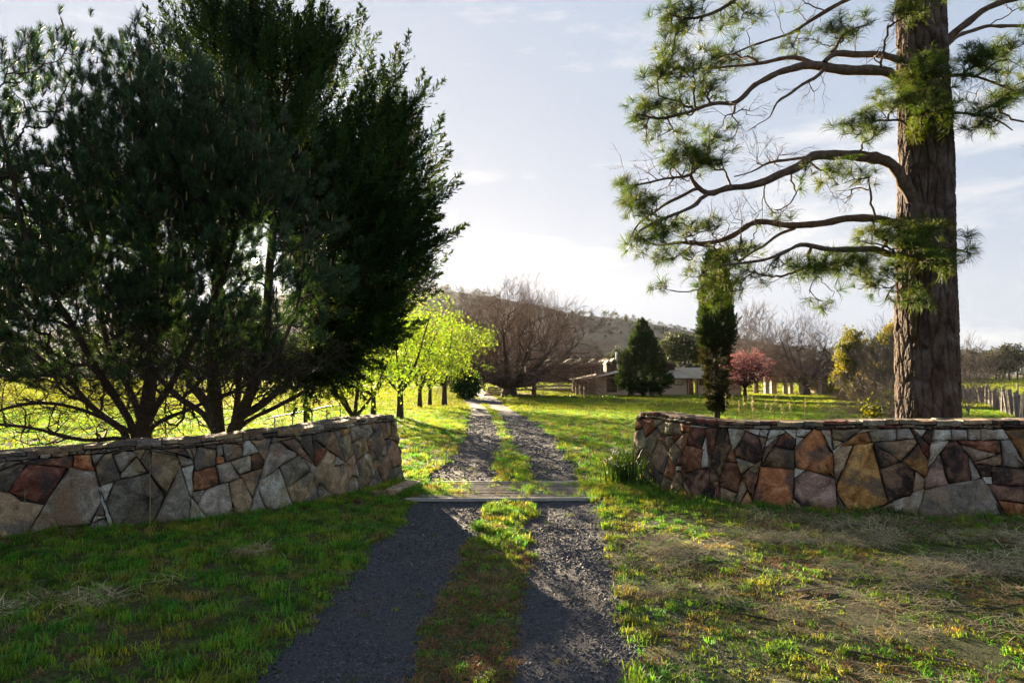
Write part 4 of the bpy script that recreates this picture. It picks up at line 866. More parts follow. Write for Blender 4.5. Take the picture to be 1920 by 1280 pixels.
def shrink(poly, d):
    n = len(poly); out = []
    for i in range(n):
        a, b, c = poly[i - 1], poly[i], poly[(i + 1) % n]
        e1 = (b[0] - a[0], b[1] - a[1]); e2 = (c[0] - b[0], c[1] - b[1]); l1 = math.hypot(*e1) or 1e-9; l2 = math.hypot(*e2) or 1e-9
        n1 = (-e1[1] / l1, e1[0] / l1); n2 = (-e2[1] / l2, e2[0] / l2); k = 1 + n1[0] * n2[0] + n1[1] * n2[1]; k = max(k, .5)
        out.append((b[0] + (n1[0] + n2[0]) * d / k, b[1] + (n1[1] + n2[1]) * d / k))
    return out
def area(p): return 0.5 * sum(p[i][0] * p[(i + 1) % len(p)][1] - p[(i + 1) % len(p)][0] * p[i][1] for i in range(len(p)))
BATTER = 0.17
class Wall:
    def __init__(s, base_px, tops_px, pre, post, thick, seeds, name_seed):
        g = [G(a, b)[:2] for a, b in base_px]; pts = [np.array(p, float) for p in pre] + g + [np.array(p, float) for p in post]
        pts = np.array(pts); q, _ = resample(np.c_[pts, np.zeros(len(pts))], np.zeros(len(pts)), 0.04)
        for _ in range(10): q[1:-1] = .5 * q[1:-1] + .25 * (q[:-2] + q[2:])
        s.c = q[:, :2]; s.u = np.r_[0, np.cumsum(np.linalg.norm(np.diff(s.c, axis=0), axis=1))]; s.L = s.u[-1]; s.thick = thick
        t = unit(np.gradient(s.c, axis=0)); s.n = np.stack([-t[:, 1], t[:, 0]], 1)        # inward
        for _ in range(3): s.n[1:-1] = .5 * s.n[1:-1] + .25 * (s.n[:-2] + s.n[2:])
        s.n = unit(s.n)
        # heights read off the photograph
        hu, hh = [], []
        for (px, py) in tops_px:
            best = None
            for k in range(0, len(s.c)):
                x, y = s.c[k] + s.n[k] * BATTER
                d = abs(960 + F * x / (y * math.cos(PITCH)) - px) if False else abs(P(px, py, y)[0] - x)
                if best is None or d < best[0]: best = (d, k, P(px, py, y)[2] - gz(*s.c[k]))
            hu.append(s.u[best[1]]); hh.append(best[2])
        o = np.argsort(hu); s.hu = np.array(hu)[o]; s.hh = np.array(hh)[o]
        s.z = GZ(s.c[:, 0], s.c[:, 1])
    def H(s, u): return np.interp(u, s.hu, s.hh)
    def at(s, u, v, d):
        """v in 0..1 of the height, d metres proud of the face"""
        u = np.asarray(u, float); v = np.asarray(v, float); uc = np.clip(u, 0, s.L)
        cx = np.interp(uc, s.u, s.c[:, 0]); cy = np.interp(uc, s.u, s.c[:, 1]); nx = np.interp(uc, s.u, s.n[:, 0]); ny = np.interp(uc, s.u, s.n[:, 1]); z = np.interp(uc, s.u, s.z)
        k = BATTER * v - d
        return np.stack([cx + nx * k, cy + ny * k, z + v * s.H(uc)], -1)
def build_wall(w, label, base, seeds_px, umain, capcol, rnd):
    root = empty('stone_wall', base, label, 'stone wall')
    Hm = float(np.mean(w.hh)); r = random.Random(rnd)
    U, V = np.meshgrid(np.linspace(0, w.L, 500), np.linspace(0, .95, 60)); X = w.at(U.ravel(), V.ravel(), 0); PX, PY = project(X)
    seeds = []
    for (px, py, rp, col) in seeds_px:
        k = int(np.argmin((PX - px) ** 2 + (PY - py) ** 2))
        if (PX[k] - px) ** 2 + (PY[k] - py) ** 2 > 400: continue
        seeds.append([U.ravel()[k], V.ravel()[k] * Hm, rp / F * X[k][1], col[0], col[1:]])
    vtop = Hm - 0.115
    def fill(rad, tries, cols, u0=0, u1=None):
        for _ in range(tries):
            u = r.uniform(u0, u1 or w.L); v = r.uniform(0.0, vtop); R_ = rad * r.uniform(.75, 1.25)
            if all(math.hypot(u - s[0], v - s[1]) > (R_ + s[2]) * 0.97 for s in seeds): seeds.append([u, v, R_, r.choice(cols)])
    fill(.19, 1500, capcol[0]); fill(.12, 2500, capcol[0]); fill(.07, 2500, capcol[0]); fill(.036, 500, capcol[1])
    seeds = [q if len(q) > 4 and q[4] else list(q[:4]) + ['x%d' % k] for k, q in enumerate(seeds)]
    cells = []
    def split(poly, ids, depth):
        if len({seeds[i][4] for i in ids}) == 1 or depth > 60:
            cells.append((poly, max((seeds[i] for i in ids), key=lambda q: q[2]))); return
        A = np.array([seeds[i][:3] for i in ids]); best = None; u0, u1 = min(p[0] for p in poly), max(p[0] for p in poly); wide = u1 - u0 > 1.6
        for _ in range(14 if wide else 26):
            a = r.choice([r.gauss(0, .25), r.gauss(math.pi / 2, .18), r.gauss(0, .25), r.gauss(math.pi / 2, .3), r.uniform(0, math.pi)]) if not wide else r.gauss(0, .36)
            nx, ny = math.cos(a), math.sin(a); pr = A[:, 0] * nx + A[:, 1] * ny; o = np.argsort(pr); lo = (pr - A[:, 2])[o]; hi = (pr + A[:, 2])[o]
            mh = np.maximum.accumulate(hi)[:-1]; ml = np.minimum.accumulate(lo[::-1])[::-1][1:]; gap = ml - mh; n_ = len(ids); bal = np.minimum(np.arange(1, n_), n_ - np.arange(1, n_)) / n_
            sc_ = gap + (.10 if wide else .035) * bal + r.gauss(0, .004); k = int(np.argmax(sc_))
            left = [ids[q] for q in o[:k + 1]]; right = [ids[q] for q in o[k + 1:]]
            if {seeds[i][4] for i in left} & {seeds[i][4] for i in right}: continue
            if best is None or sc_[k] > best[0]: best = (sc_[k], nx, ny, (mh[k] + ml[k]) / 2, left, right)
        if best is None:
            cells.append((poly, max((seeds[i] for i in ids), key=lambda q: q[2]))); return
        _, nx, ny, c_, left, right = best
        pa, pb_2 = clip_poly(poly, (nx, ny), c_), clip_poly(poly, (-nx, -ny), -c_)
        if len(pa) >= 3: split(pa, left, depth + 1)
        if len(pb_2) >= 3: split(pb_2, right, depth + 1)
    split([(0, -.06), (w.L, -.06), (w.L, vtop), (0, vtop)], list(range(len(seeds))), 0)
    cells = [c for c in cells if abs(area(c[0])) > 0.0006]
    cells.sort(key=lambda c: -abs(area(c[0])))
    def make(poly, col, bulge):
        # corners knocked off, edges wandering
        n0 = len(poly); per = []
        cx = sum(p[0] for p in poly) / n0; cy = sum(p[1] for p in poly) / n0
        size = math.sqrt(abs(area(poly)))
        for k in range(n0):
            p, q = poly[k], poly[(k + 1) % n0]; L = math.hypot(q[0] - p[0], q[1] - p[1]); m = max(1, int(L / max(.07, size * .28)))
            cut = min(.26, (0.008 + .010 * r.random()) / max(L, 1e-3)); ts = [cut] + [(j + .5) / m for j in range(m)][(1 if m > 1 else 0):(m - 1 if m > 1 else 1)] + [1 - cut]
            for t in ts: per.append((p[0] + (q[0] - p[0]) * t + r.gauss(0, .004 + size * .014), p[1] + (q[1] - p[1]) * t + r.gauss(0, .004 + size * .014)))
        n = len(per); A = np.array(per); c = np.array([cx, cy]); tilt = np.array([r.gauss(0, .05), r.gauss(0, .05)])
        vs = []
        for sc, d, nzz in ((1.0, -.07, 0), (1.0, -.012, .003), (0.965, .006, .004), (0.82, .016 + bulge * .6, .009), (.5, .02 + bulge, .011)):
            Q = c + (A - c) * sc
            dd = d + (Q - c) @ tilt * (1 if sc < 1 else .6) + np.array([r.gauss(0, nzz) for _ in range(n)])
            vs.append(w.at(Q[:, 0], Q[:, 1] / Hm, dd))
        vs.append(w.at(np.array([cx]), np.array([cy / Hm]), np.array([.022 + bulge]))); v = np.concatenate(vs); f = []
        for k in range(4):
            for j in range(n): f.append((k * n + j, k * n + (j + 1) % n, (k + 1) * n + (j + 1) % n, (k + 1) * n + j))
        for j in range(n): f.append((4 * n + j, 4 * n + (j + 1) % n, 5 * n))
        o = mobj('stone', v, f, ST[col], root, smooth=True)
        return o
    big = cells[:190]; small = cells[190:]
    for p, s in big:
        q = shrink([a for k_, a in enumerate(p) if math.hypot(a[0] - p[k_ - 1][0], a[1] - p[k_ - 1][1]) > .012], 0.0045 + 0.003 * r.random())
        if len(q) < 3 or abs(area(q)) < .0004: continue
        make(q, s[3], r.uniform(-.004, .030))
    u = 0.02
    while u < w.L - .06:      # a thin levelling course under the capping
        L = r.uniform(.07, .30); a_, b_ = vtop + .004 + r.uniform(0, .012), Hm - .066; m_ = (a_ + b_) / 2 + r.uniform(-.006, .006)
        if r.random() < .35: rows_ = [(a_, m_ - .003), (m_ + .003, b_)]
        else: rows_ = [(a_, b_)]
        for lo_, hi_ in rows_: make([(u, lo_), (min(u + L, w.L - .01), lo_ + r.uniform(-.004, .004)), (min(u + L, w.L - .01), hi_), (u, hi_ + r.uniform(-.004, .002))], r.choice(capcol[2]), .002)
        u += L + .008
    if small:
        vs, fs = [], []
        for p, s in small:
            q = inset(p, .005)
            if len(q) < 3: continue
            n = len(q); A = np.array(q); v = np.concatenate([w.at(A[:, 0], A[:, 1] / Hm, -.06), w.at(A[:, 0], A[:, 1] / Hm, .004)]); k = sum(len(a) for a in vs)
            vs.append(v); fs += [tuple(k + n + j for j in range(n))] + [(k + j, k + (j + 1) % n, k + n + (j + 1) % n, k + n + j) for j in range(n)]
        if vs: o = mobj('chip_stone', np.concatenate(vs), fs, ST['l'], root); o['kind'] = 'stuff'
    # capping: a front and a back row of flat slabs
    for row in (0, 1):
        u = umain[0]
        while u < umain[1]:
            L = r.uniform(.16, .42) if row == 0 else r.uniform(.3, .6); u1 = min(u + L, umain[1] + .02); g = .007
            th = .042 * r.uniform(.5, 1.5); zt = r.uniform(-.006, .012); d0 = -.012 + r.uniform(0, .03); dep = w.thick * .5
            K = 4; us = np.linspace(u + g, u1 - g, K); top = []; bot = []
            for dd, kk in ((d0, 0), (d0 - .03, 1), (-dep + .01, 2)):
                if row: dd = {0: -dep - .005, 1: -dep - .05, 2: -w.thick + .10 + r.uniform(-.02, .02)}[kk]
                T = w.at(us, np.ones(K), dd); T[:, 2] += zt + np.array([r.gauss(0, .004) for _ in range(K)]) - (0.006 if kk == 0 else 0); B = w.at(us, np.ones(K), dd); B[:, 2] -= th + .012
                top.append(T); bot.append(B)
            v = np.concatenate(top + bot); f = []
            for a in range(2):
                for b in range(K - 1):
                    f.append((a * K + b, a * K + b + 1, (a + 1) * K + b + 1, (a + 1) * K + b))
            o3 = 3 * K
            f.append(tuple([b for b in range(K - 1, -1, -1)] + [o3 + b for b in range(K)]))
            f.append(tuple([2 * K + b for b in range(K)] + [o3 + 2 * K + b for b in range(K - 1, -1, -1)]))
            f.append((0, K, 2 * K, o3 + 2 * K, o3 + K, o3)); f.append((K - 1, o3 + K - 1, o3 + 2 * K - 1, o3 + 3 * K - 1, 3 * K - 1, 2 * K - 1))
            mobj('cap_stone', v, f, ST[r.choice(capcol[2])], root); u = u1
    # the rubble and mortar heart of the wall
    K = 160; us = np.linspace(0, w.L, K); fr = []
    for v_, d in ((-.08, -.035), (.5, -.035), (1.0, -.035)):
        q = w.at(us, np.full(K, v_), d); fr.append(q)
    fr[2][:, 2] -= .035
    um = np.clip(us, umain[0] + (.04 if umain[0] > 0 else 0), umain[1] - (.04 if umain[1] < w.L else 0))
    for v_, top in ((1.0, 1), (-.08, 0)):
        q = w.at(um, np.full(K, v_), -w.thick + (.06 if top else -.1)); q[:, 2] -= .035 * top; fr.append(q)
    v = np.concatenate(fr); f = []
    for a in range(4):
        for b in range(K - 1): f.append((a * K + b, a * K + b + 1, (a + 1) * K + b + 1, (a + 1) * K + b))
    mobj('mortar', v, f, M['mortar'], root, smooth=False)
    return root
zl = lambda L: [(x / 2.4, 700 + y / 2.4, r_ / 2.4, c) for x, y, r_, c in L]
SL = zl([(40, 470, 70, 'd'), (150, 490, 98, 'r'), (50, 640, 112, 't'), (205, 665, 48, 'g'), (330, 600, 95, 'g1'), (345, 490, 85, 'g1'), (270, 390, 50, 'r'), (375, 388, 38, 'o'), (490, 450, 62, 'b'), (555, 385, 55, 'g'), (600, 425, 45, 'g'), (660, 410, 25, 'd'), (475, 540, 26, 'l'), (480, 620, 22, 'l'), (610, 570, 125, 'd'),
         (745, 420, 76, 't'), (830, 395, 32, 'g'), (850, 440, 38, 'l'), (805, 525, 52, 'g3'), (805, 610, 55, 'g3'), (920, 380, 58, 'b'), (985, 395, 22, 'o'), (990, 345, 20, 'l'), (1050, 345, 48, 'g'), (1122, 335, 32, 'l'), (1185, 335, 38, 'b'), (920, 475, 62, 'r'), (1030, 450, 52, 'g'), (1105, 410, 45, 'g'), (1155, 405, 38, 'r'),
         (885, 550, 36, 'd'), (885, 610, 30, 'l'), (985, 580, 88, 'g'), (1080, 560, 64, 't'), (1130, 480, 50, 'b'), (1155, 580, 32, 'l'), (1225, 490, 55, 'l4'), (1245, 570, 62, 'l4'), (1255, 370, 66, 'g'), (1320, 320, 40, 'b'), (1390, 315, 38, 'd'), (1335, 430, 72, 'd'), (1430, 355, 50, 'r'), (1405, 430, 35, 'g'), (1375, 530, 84, 'b'),
         (1470, 430, 60, 't'), (1455, 295, 30, 'd'), (1500, 320, 44, 'b'), (1555, 330, 54, 't'), (1525, 490, 80, 't'), (1520, 395, 22, 'l'), (1600, 270, 38, 'g'), (1615, 340, 46, 'b'), (1650, 400, 22, 'l'), (1640, 440, 64, 'b'), (1690, 320, 48, 'b'), (1700, 430, 50, 't'), (1740, 350, 44, 'b'), (1740, 440, 45, 't'), (1775, 400, 34, 'b'),
         (1545, 262, 20, 'o'), (1410, 268, 26, 'b'), (770, 325, 44, 'b'), (880, 318, 27, 'g'), (945, 305, 35, 'b'), (1060, 298, 40, 'g'), (1270, 278, 32, 'b'), (1330, 272, 24, 'g'), (120, 385, 24, 'l'), (180, 372, 20, 'b'), (70, 400, 30, 'd'), (620, 355, 20, 'b'), (700, 345, 18, 'g'), (450, 350, 24, 'g'), (540, 345, 24, 'b')])
zr = lambda L: [(1140 + x / 2.4615, 740 + y / 2.4615, r_ / 2.4615, c) for x, y, r_, c in L]
SR = zr([(240, 290, 66, 't'), (150, 240, 26, 'l'), (200, 220, 40, 'b'), (175, 290, 36, 'b'), (150, 360, 45, 'b'), (230, 385, 32, 'd'), (310, 270, 38, 'b'), (385, 300, 68, 'r'), (410, 195, 56, 'r'), (350, 205, 26, 'r'), (320, 160, 26, 'b'), (450, 225, 20, 'l'), (440, 300, 18, 'l'), (510, 220, 44, 'D6'), (495, 310, 50, 'D6'),
         (590, 190, 48, 'l'), (645, 245, 72, 'D'), (820, 220, 50, 'r'), (745, 210, 20, 'g'), (740, 260, 26, 'b'), (710, 215, 20, 'b'), (800, 290, 68, 'b'), (965, 300, 75, 'o7'), (955, 220, 55, 'o7'), (1058, 228, 28, 't'), (1095, 225, 18, 'b'), (1075, 175, 46, 't'), (1150, 205, 44, 'o'), (1085, 285, 40, 't'), (1180, 420, 118, 'o1'), (1175, 270, 62, 'o1'),
         (870, 350, 22, 'b'), (945, 440, 88, 'p'), (770, 410, 92, 'o'), (655, 400, 44, 'r'), (565, 385, 66, 'r'), (615, 325, 32, 't'), (420, 400, 68, 'D'), (325, 400, 40, 'b'), (550, 470, 44, 'b'), (1300, 238, 42, 'b3'), (1370, 238, 42, 'b3'), (1455, 230, 34, 'r'), (1290, 300, 48, 'D'), (1335, 390, 92, 'D'), (1440, 300, 58, 'o'),
         (1510, 375, 58, 'p'), (1590, 270, 60, 'D5'), (1610, 350, 60, 'D5'), (1512, 280, 20, 'l'), (1690, 350, 17, 'l'), (1425, 410, 42, 'p'), (1390, 505, 58, 'g'), (1690, 480, 90, 'd2'), (1540, 495, 75, 'd2'), (1740, 350, 38, 'D'), (1810, 365, 48, 'D4'), (1890, 375, 48, 'D4'), (1860, 460, 48, 'D'), (1875, 530, 46, 'o'), (1750, 392, 22, 't'), (1700, 232, 36, 'r8'), (1770, 238, 36, 'r8'),
         (1700, 280, 45, 'p'), (1790, 292, 30, 'b'), (1870, 300, 48, 'l'), (1550, 185, 40, 'l'), (1620, 187, 40, 'l'), (1690, 180, 32, 'l'), (1750, 180, 32, 'l'), (1815, 185, 35, 'l'), (1380, 180, 44, 'l'), (1280, 188, 50, 'l'), (1235, 155, 30, 'g'), (1900, 185, 56, 'o'), (1465, 192, 26, 'D'), (850, 175, 28, 'l'), (900, 172, 26, 'l'),
         (790, 175, 28, 'l'), (720, 180, 22, 'l'), (1015, 185, 22, 'l'), (680, 150, 24, 't'), (500, 180, 34, 'r'), (250, 160, 26, 'b'), (1450, 165, 26, 'b'), (880, 210, 20, 'l')])
wl_ = Wall([(-620, 1150), (-300, 1075), (-100, 1030), (0, 1010), (71, 998), (200, 989), (312, 978), (450, 962), (546, 948), (604, 937), (675, 917), (720, 905), (756, 897)],
           [(0, 850), (96, 843), (208, 832), (375, 822), (500, 806), (625, 794), (680, 783), (733, 778)], [], [(-2.12, 13.55), (-2.42, 13.74), (-2.62, 13.6)], .58, None, 1)
lc = (['g', 'b', 'd', 't', 'b', 'b', 'r'], ['g', 'l', 'b', 't', 'g'], ['g', 'b', 'd', 'd', 't', 'b'])
build_wall(wl_, 'curving stone wall of grey and brown irregular stones on the left of the drive', (*wl_.c[len(wl_.c) // 2], wl_.z[len(wl_.z) // 2]), SL, (0.0, wl_.L - .62), lc, 3)
wr_ = Wall([(1182, 899), (1195, 903), (1221, 909), (1254, 919), (1282, 927), (1335, 934), (1388, 943), (1481, 949), (1571, 957), (1664, 962), (1729, 967), (1892, 972), (2100, 982), (2400, 1000), (2700, 1010)],
           [(1190, 772), (1233, 773), (1282, 781), (1335, 788), (1424, 791), (1546, 791), (1749, 789), (1920, 787), (2400, 787)], [(2.68, 13.45), (2.42, 13.5), (2.22, 13.3)], [], .58, None, 2)
rc = (['r', 'o', 'b', 'D', 't', 'o'], ['l', 't', 'b', 'b', 'r'], ['r', 'b', 'D', 'g', 'b', 't'])
build_wall(wr_, 'stone wall of rust red and black stained stones on the right of the drive', (*wr_.c[len(wr_.c) // 2], wr_.z[len(wr_.z) // 2]), SR, (0.55, wr_.L), rc, 8)

#--GRID
# ------------------------------------------------------------------ cattle grid across the drive
a, b = G(778, 933), G(1122, 927); c, d = G(840, 905), G(1100, 900)
ya, yb = 11.17, 12.75; xa, xb = -1.63, 1.52
cg = empty('cattle_grid', (0, 11.9, gz(0, 11.9)), 'low cattle grid of parallel steel rails crossing the gravel drive between the walls', 'cattle grid')
for i in range(11):
    y = ya + .14 + i * (yb - ya - .24) / 10; z = 0.006
    m = MB(); m.bar((xa + .02, y, z + RNG.normal(0, .003)), (xb, y + RNG.normal(0, .006), z + RNG.normal(0, .003)), .024, .022); m.build('rail', M['rust'], cg)
m = MB(); m.bar((xa - .06, ya - .04, .0), (xb + .06, ya + .02, .0), .045, .05); m.build('edge_beam', M['concrete'], cg)
m = MB(); m.bar((xa + .3, yb + .06, .0), (xb - .3, yb + .02, .0), .05, .06); m.build('edge_beam', M['concrete'], cg)
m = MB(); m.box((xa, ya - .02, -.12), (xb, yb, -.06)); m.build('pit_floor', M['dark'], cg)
# loose kerb slabs at the foot of the left wall end
def rough_block(name, label, cat, x, y, lx, ly, h, rot, m_, dz=0, group=None):
    r = RNG; v = []; co = [(-1, -1), (-.3, -1.1), (.4, -1), (1, -1), (1.05, 0), (1, 1), (.2, 1.05), (-.5, 1), (-1, 1), (-1.08, .1)]
    z0 = gz(x, y)
    for zz, sc in ((-.04, 1.02), (h * .85, 1.0), (h, .93)):
        for (p, q) in co:
            p = p * lx / 2 * sc + r.normal(0, .006); q = q * ly / 2 * sc + r.normal(0, .006); v.append((x + p * math.cos(rot) - q * math.sin(rot), y + p * math.sin(rot) + q * math.cos(rot), z0 + zz + dz + r.normal(0, .004)))
    n = len(co); f = [(k * n + j, k * n + (j + 1) % n, (k + 1) * n + (j + 1) % n, (k + 1) * n + j) for k in range(2) for j in range(n)] + [tuple(range(2 * n, 3 * n))]
    o = mobj(name, v, f, m_, loc=(x, y, z0)); return tag(o, label, cat, group)
g = G(758, 918); rough_block('kerb_slab', 'pale stone slab lying beside the left end of the cattle grid', 'stone slab', g[0], g[1], .24, .95, .10, -.28, ST['t'])
g = G(722, 925); rough_block('flat_rock', 'flat rock sunk in turf at the foot of the left wall', 'rock', g[0], g[1], .42, .3, .05, .4, ST['b'])
g = G(671, 945); rough_block('dark_rock', 'small dark rock on the grass in front of the left wall', 'rock', g[0], g[1], .13, .10, .08, .9, ST['D'])

#--HOUSE
# ------------------------------------------------------------------ the house, read at about 90 m
YH = 88.0; K_ = YH / F
def hx(px, Y=YH): return (px - 960) / F * Y
def hz(py, Y=YH): return P(960, py, Y)[2]
zb = hz(741)
hs_ = empty('brick_house', (hx(1200), YH, zb), 'low fawn brick house with pale sloping metal roofs across the lawn', 'house')
def hbox(name, px0, px1, py0, py1, y0, y1, m_, parent=hs_, Yr=YH):
    mb = MB(); mb.box((hx(px0, Yr), y0, hz(py1, Yr)), (hx(px1, Yr), y1, hz(py0, Yr))); return mb.build(name, m_, parent)
def window(px0, px1, py0, py1, y, parent=hs_, mull=1, bars=0, Yr=YH, frame='wood_brown'):
    z0, z1 = hz(py1, Yr), hz(py0, Yr); x0, x1 = hx(px0, Yr), hx(px1, Yr); mb = MB(); t = .07
    mb.box((x0, y - .07, z1 - t), (x1, y + .02, z1)); mb.box((x0, y - .07, z0), (x1, y + .02, z0 + t)); mb.box((x0, y - .07, z0 + t), (x0 + t, y + .02, z1 - t)); mb.box((x1 - t, y - .07, z0 + t), (x1, y + .02, z1 - t))
    for k in range(mull): xm = x0 + (x1 - x0) * (k + 1) / (mull + 1); mb.box((xm - .03, y - .06, z0 + t), (xm + .03, y + .01, z1 - t))
    for k in range(bars): zm = z0 + (z1 - z0) * (k + 1) / (bars + 1); mb.box((x0 + t, y - .055, zm - .02), (x1 - t, y + .005, zm + .02))
    w_ = mb.build('window', M[frame], parent)
    g_ = MB(); g_.box((x0 + t, y - .03, z0 + t), (x1 - t, y - .015, z1 - t)); g_.build('pane', M['glass'], w_)
    return w_
Y0 = YH; Y1 = YH + 9
# left wing: veranda posts, glazed end
hbox('wall', 1117, 1137, 707, 741, Y0, Y0 + .25, M['brick']); hbox('wall', 1157, 1181, 702, 741, Y0, Y0 + .25, M['brick'])
hbox('gable_board', 1117, 1178, 697, 707.2, Y0 + .03, Y0 + .2, M['wood_brown']); hbox('wall', 1137, 1157, 735.5, 741, Y0, Y0 + .25, M['brick'])
hbox('back_wall', 1084, 1181, 706, 741, Y1 - .3, Y1, M['brick'])
window(1137, 1157, 708, 735, Y0 + .1, mull=1, bars=1)
for k, px in enumerate((1081.5, 1089, 1097, 1106, 1114)): mb = MB(); yy = Y0 + .1 + (4 - k) * .0; mb.box((hx(px) - .14, yy, zb), (hx(px) + .14, yy + .28, hz(712.5 - k * 1.8))); mb.build('post', M['wood_grey'], hs_)
for (p0, p1) in ((1091, 1096), (1099, 1105), (1108, 1113)): window(p0, p1, 715 if p0 < 1100 else 712, 740, Y0 + 2.6, mull=0, bars=1)
hbox('side_wall', 1083, 1117, 714, 741, Y0 + 2.7, Y0 + 2.9, M['brick'])
mb = MB(); mb.slab([(hx(1074), Y0 - .9, hz(712)), (hx(1190), Y0 - .9, hz(688)), (hx(1190), Y1, hz(688)), (hx(1074), Y1, hz(712))], .18); mb.build('roof', M['roof'], hs_)
mb = MB(); mb.slab([(hx(1074), Y0 - .94, hz(711.4)), (hx(1190), Y0 - .94, hz(687.4)), (hx(1190), Y0 - .903, hz(687.4)), (hx(1074), Y0 - .903, hz(711.4))], .30); mb.build('fascia', M['white'], hs_)
# clerestory boxes and flue
for (p0, p1, pt) in ((1141, 1150, 675), (1151, 1161, 672)):
    mb = MB(); mb.prism([(hx(p0), hz(700)), (hx(p1), hz(700)), (hx(p1), hz(pt + 5)), (hx((p0 + p1) / 2), hz(pt)), (hx(p0), hz(pt + 5))], Y0 + 2, Y0 + 5); w_ = mb.build('clerestory', M['wood_brown'], hs_)
    mb = MB(); xm = hx((p0 + p1) / 2); mb.slab([(hx(p0 - 1.4), Y0 + 1.8, hz(pt + 5.6)), (xm, Y0 + 1.8, hz(pt - 1.3)), (xm, Y0 + 5.1, hz(pt - 1.3)), (hx(p0 - 1.4), Y0 + 5.1, hz(pt + 5.6))], .1)
    mb.slab([(xm + .01, Y0 + 1.8, hz(pt - 1.3)), (hx(p1 + 1.4), Y0 + 1.8, hz(pt + 5.6)), (hx(p1 + 1.4), Y0 + 5.1, hz(pt + 5.6)), (xm + .01, Y0 + 5.1, hz(pt - 1.3))], .1); mb.build('roof', M['roof'], w_)
    mb = MB(); mb.box((hx(p0 + 1.6), Y0 + 1.95, hz(690)), (hx(p1 - 1.6), Y0 + 1.99, hz(pt + 6))); mb.build('pane', M['glass'], w_)
v, f = tubes(np.array([[(hx(1167), Y0 + 5, hz(690)), (hx(1167), Y0 + 5, hz(672)), (hx(1167), Y0 + 5, hz(657))]]), np.array([[.14, .14, .14]]), 8); mobj('flue', v, f, M['white'], hs_)
# centre block
hbox('wall', 1181, 1293, 708, 741, Y0 + .6, Y0 + .9, M['brick']); hbox('wall', 1306, 1392, 709, 741, Y0 + .6, Y0 + .9, M['brick'])
hbox('upper_wall', 1200, 1277, 679, 693, Y0 + 3.4, Y0 + 3.7, M['wood_brown'])
window(1266, 1281, 709.5, 722, Y0 + .58, mull=1, frame='wood_brown'); window(1313, 1325, 711, 722, Y0 + .58, mull=0, bars=1)
window(1253, 1258, 680, 690, Y0 + 3.36, mull=0)
hbox('door', 1293.5, 1305.5, 707, 741, Y0 + 1.5, Y0 + 1.6, M['dark'])
mb = MB(); mb.slab([(hx(1180), Y0 - .1, hz(708.5)), (hx(1299), Y0 - .1, hz(708.5)), (hx(1292), Y0 + 3.9, hz(692)), (hx(1180), Y0 + 3.9, hz(692))], .14); mb.build('roof', M['roof'], hs_)
mb = MB(); mb.slab([(hx(1301), Y0 - .1, hz(709)), (hx(1400), Y0 - .1, hz(709)), (hx(1400), Y0 + 4.3, hz(688.5)), (hx(1279), Y0 + 4.3, hz(688.5))], .14); mb.build('roof', M['roof'], hs_)
mb = MB(); mb.slab([(hx(1195), Y0 + 2.9, hz(671)), (hx(1251), Y0 + 2.9, hz(673.5)), (hx(1251), Y1, hz(673.5)), (hx(1195), Y1, hz(671))], .2); mb.slab([(hx(1251.1), Y0 + 2.9, hz(673.5)), (hx(1280), Y0 + 2.9, hz(684)), (hx(1280), Y1, hz(684)), (hx(1251.1), Y1, hz(673.5))], .2); mb.build('roof', M['roof_dark'], hs_)
hbox('gutter', 1181, 1299, 708.9, 710.2, Y0 - .18, Y0 - .04, M['wood_brown']); hbox('gutter', 1302, 1399, 709.4, 710.6, Y0 - .18, Y0 - .04, M['wood_brown'])
for px in (1290.5, 1309): v, f = tubes(np.array([[(hx(px), Y0 + .5, hz(740)), (hx(px), Y0 + .5, hz(725)), (hx(px), Y0 + .5, hz(710))]]), np.array([[.05] * 3]), 6); mobj('downpipe', v, f, M['wood_brown'], hs_)
# pavilion on brick piers
YP2 = 92.0; zb2 = hz(738.5, YP2)
pv = empty('pavilion', (hx(1500, YP2), YP2, zb2), 'open pavilion of brick piers under a dark pitched roof beside the blossom tree', 'pavilion')
for i, (p0, p1) in enumerate(((1434, 1441), (1452, 1462), (1470, 1476), (1487, 1493), (1500, 1507), (1516, 1523), (1533, 1540))):
    hbox('pier', p0, p1, 704, 738.5, YP2 + (i % 2) * 1.2, YP2 + .6 + (i % 2) * 1.2, M['brick'], pv, YP2)
hbox('end_wall', 1554, 1571, 705, 738.5, YP2, YP2 + 6, M['brick'], pv, YP2); hbox('beam', 1432, 1571, 701, 705, YP2 - .1, YP2 + .2, M['wood_brown'], pv, YP2); hbox('beam', 1432, 1571, 701, 705, YP2 + 8, YP2 + 8.3, M['wood_brown'], pv, YP2)
mb = MB(); A = [(hx(1426, YP2), YP2 - .6, hz(703, YP2)), (hx(1576, YP2), YP2 - .6, hz(703, YP2)), (hx(1576, YP2), YP2 + 9, hz(703, YP2)), (hx(1426, YP2), YP2 + 9, hz(703, YP2))]
r1, r2 = (hx(1462, YP2), YP2 + 4.2, hz(676, YP2)), (hx(1545, YP2), YP2 + 4.2, hz(676, YP2))
mb.add(A + [r1, r2], [(0, 1, 5, 4), (1, 2, 5), (2, 3, 4, 5), (3, 0, 4), (3, 2, 1, 0)]); mb.build('roof', M['roof_dark'], pv)
mb = MB(); mb.slab([(hx(1450, YP2), YP2 + 3.7, hz(673.5, YP2)), (hx(1470, YP2), YP2 + 3.7, hz(671.5, YP2)), (hx(1470, YP2), YP2 + 4.6, hz(671.5, YP2)), (hx(1450, YP2), YP2 + 4.6, hz(673.5, YP2))], .12); mb.build('vent', M['white'], pv)
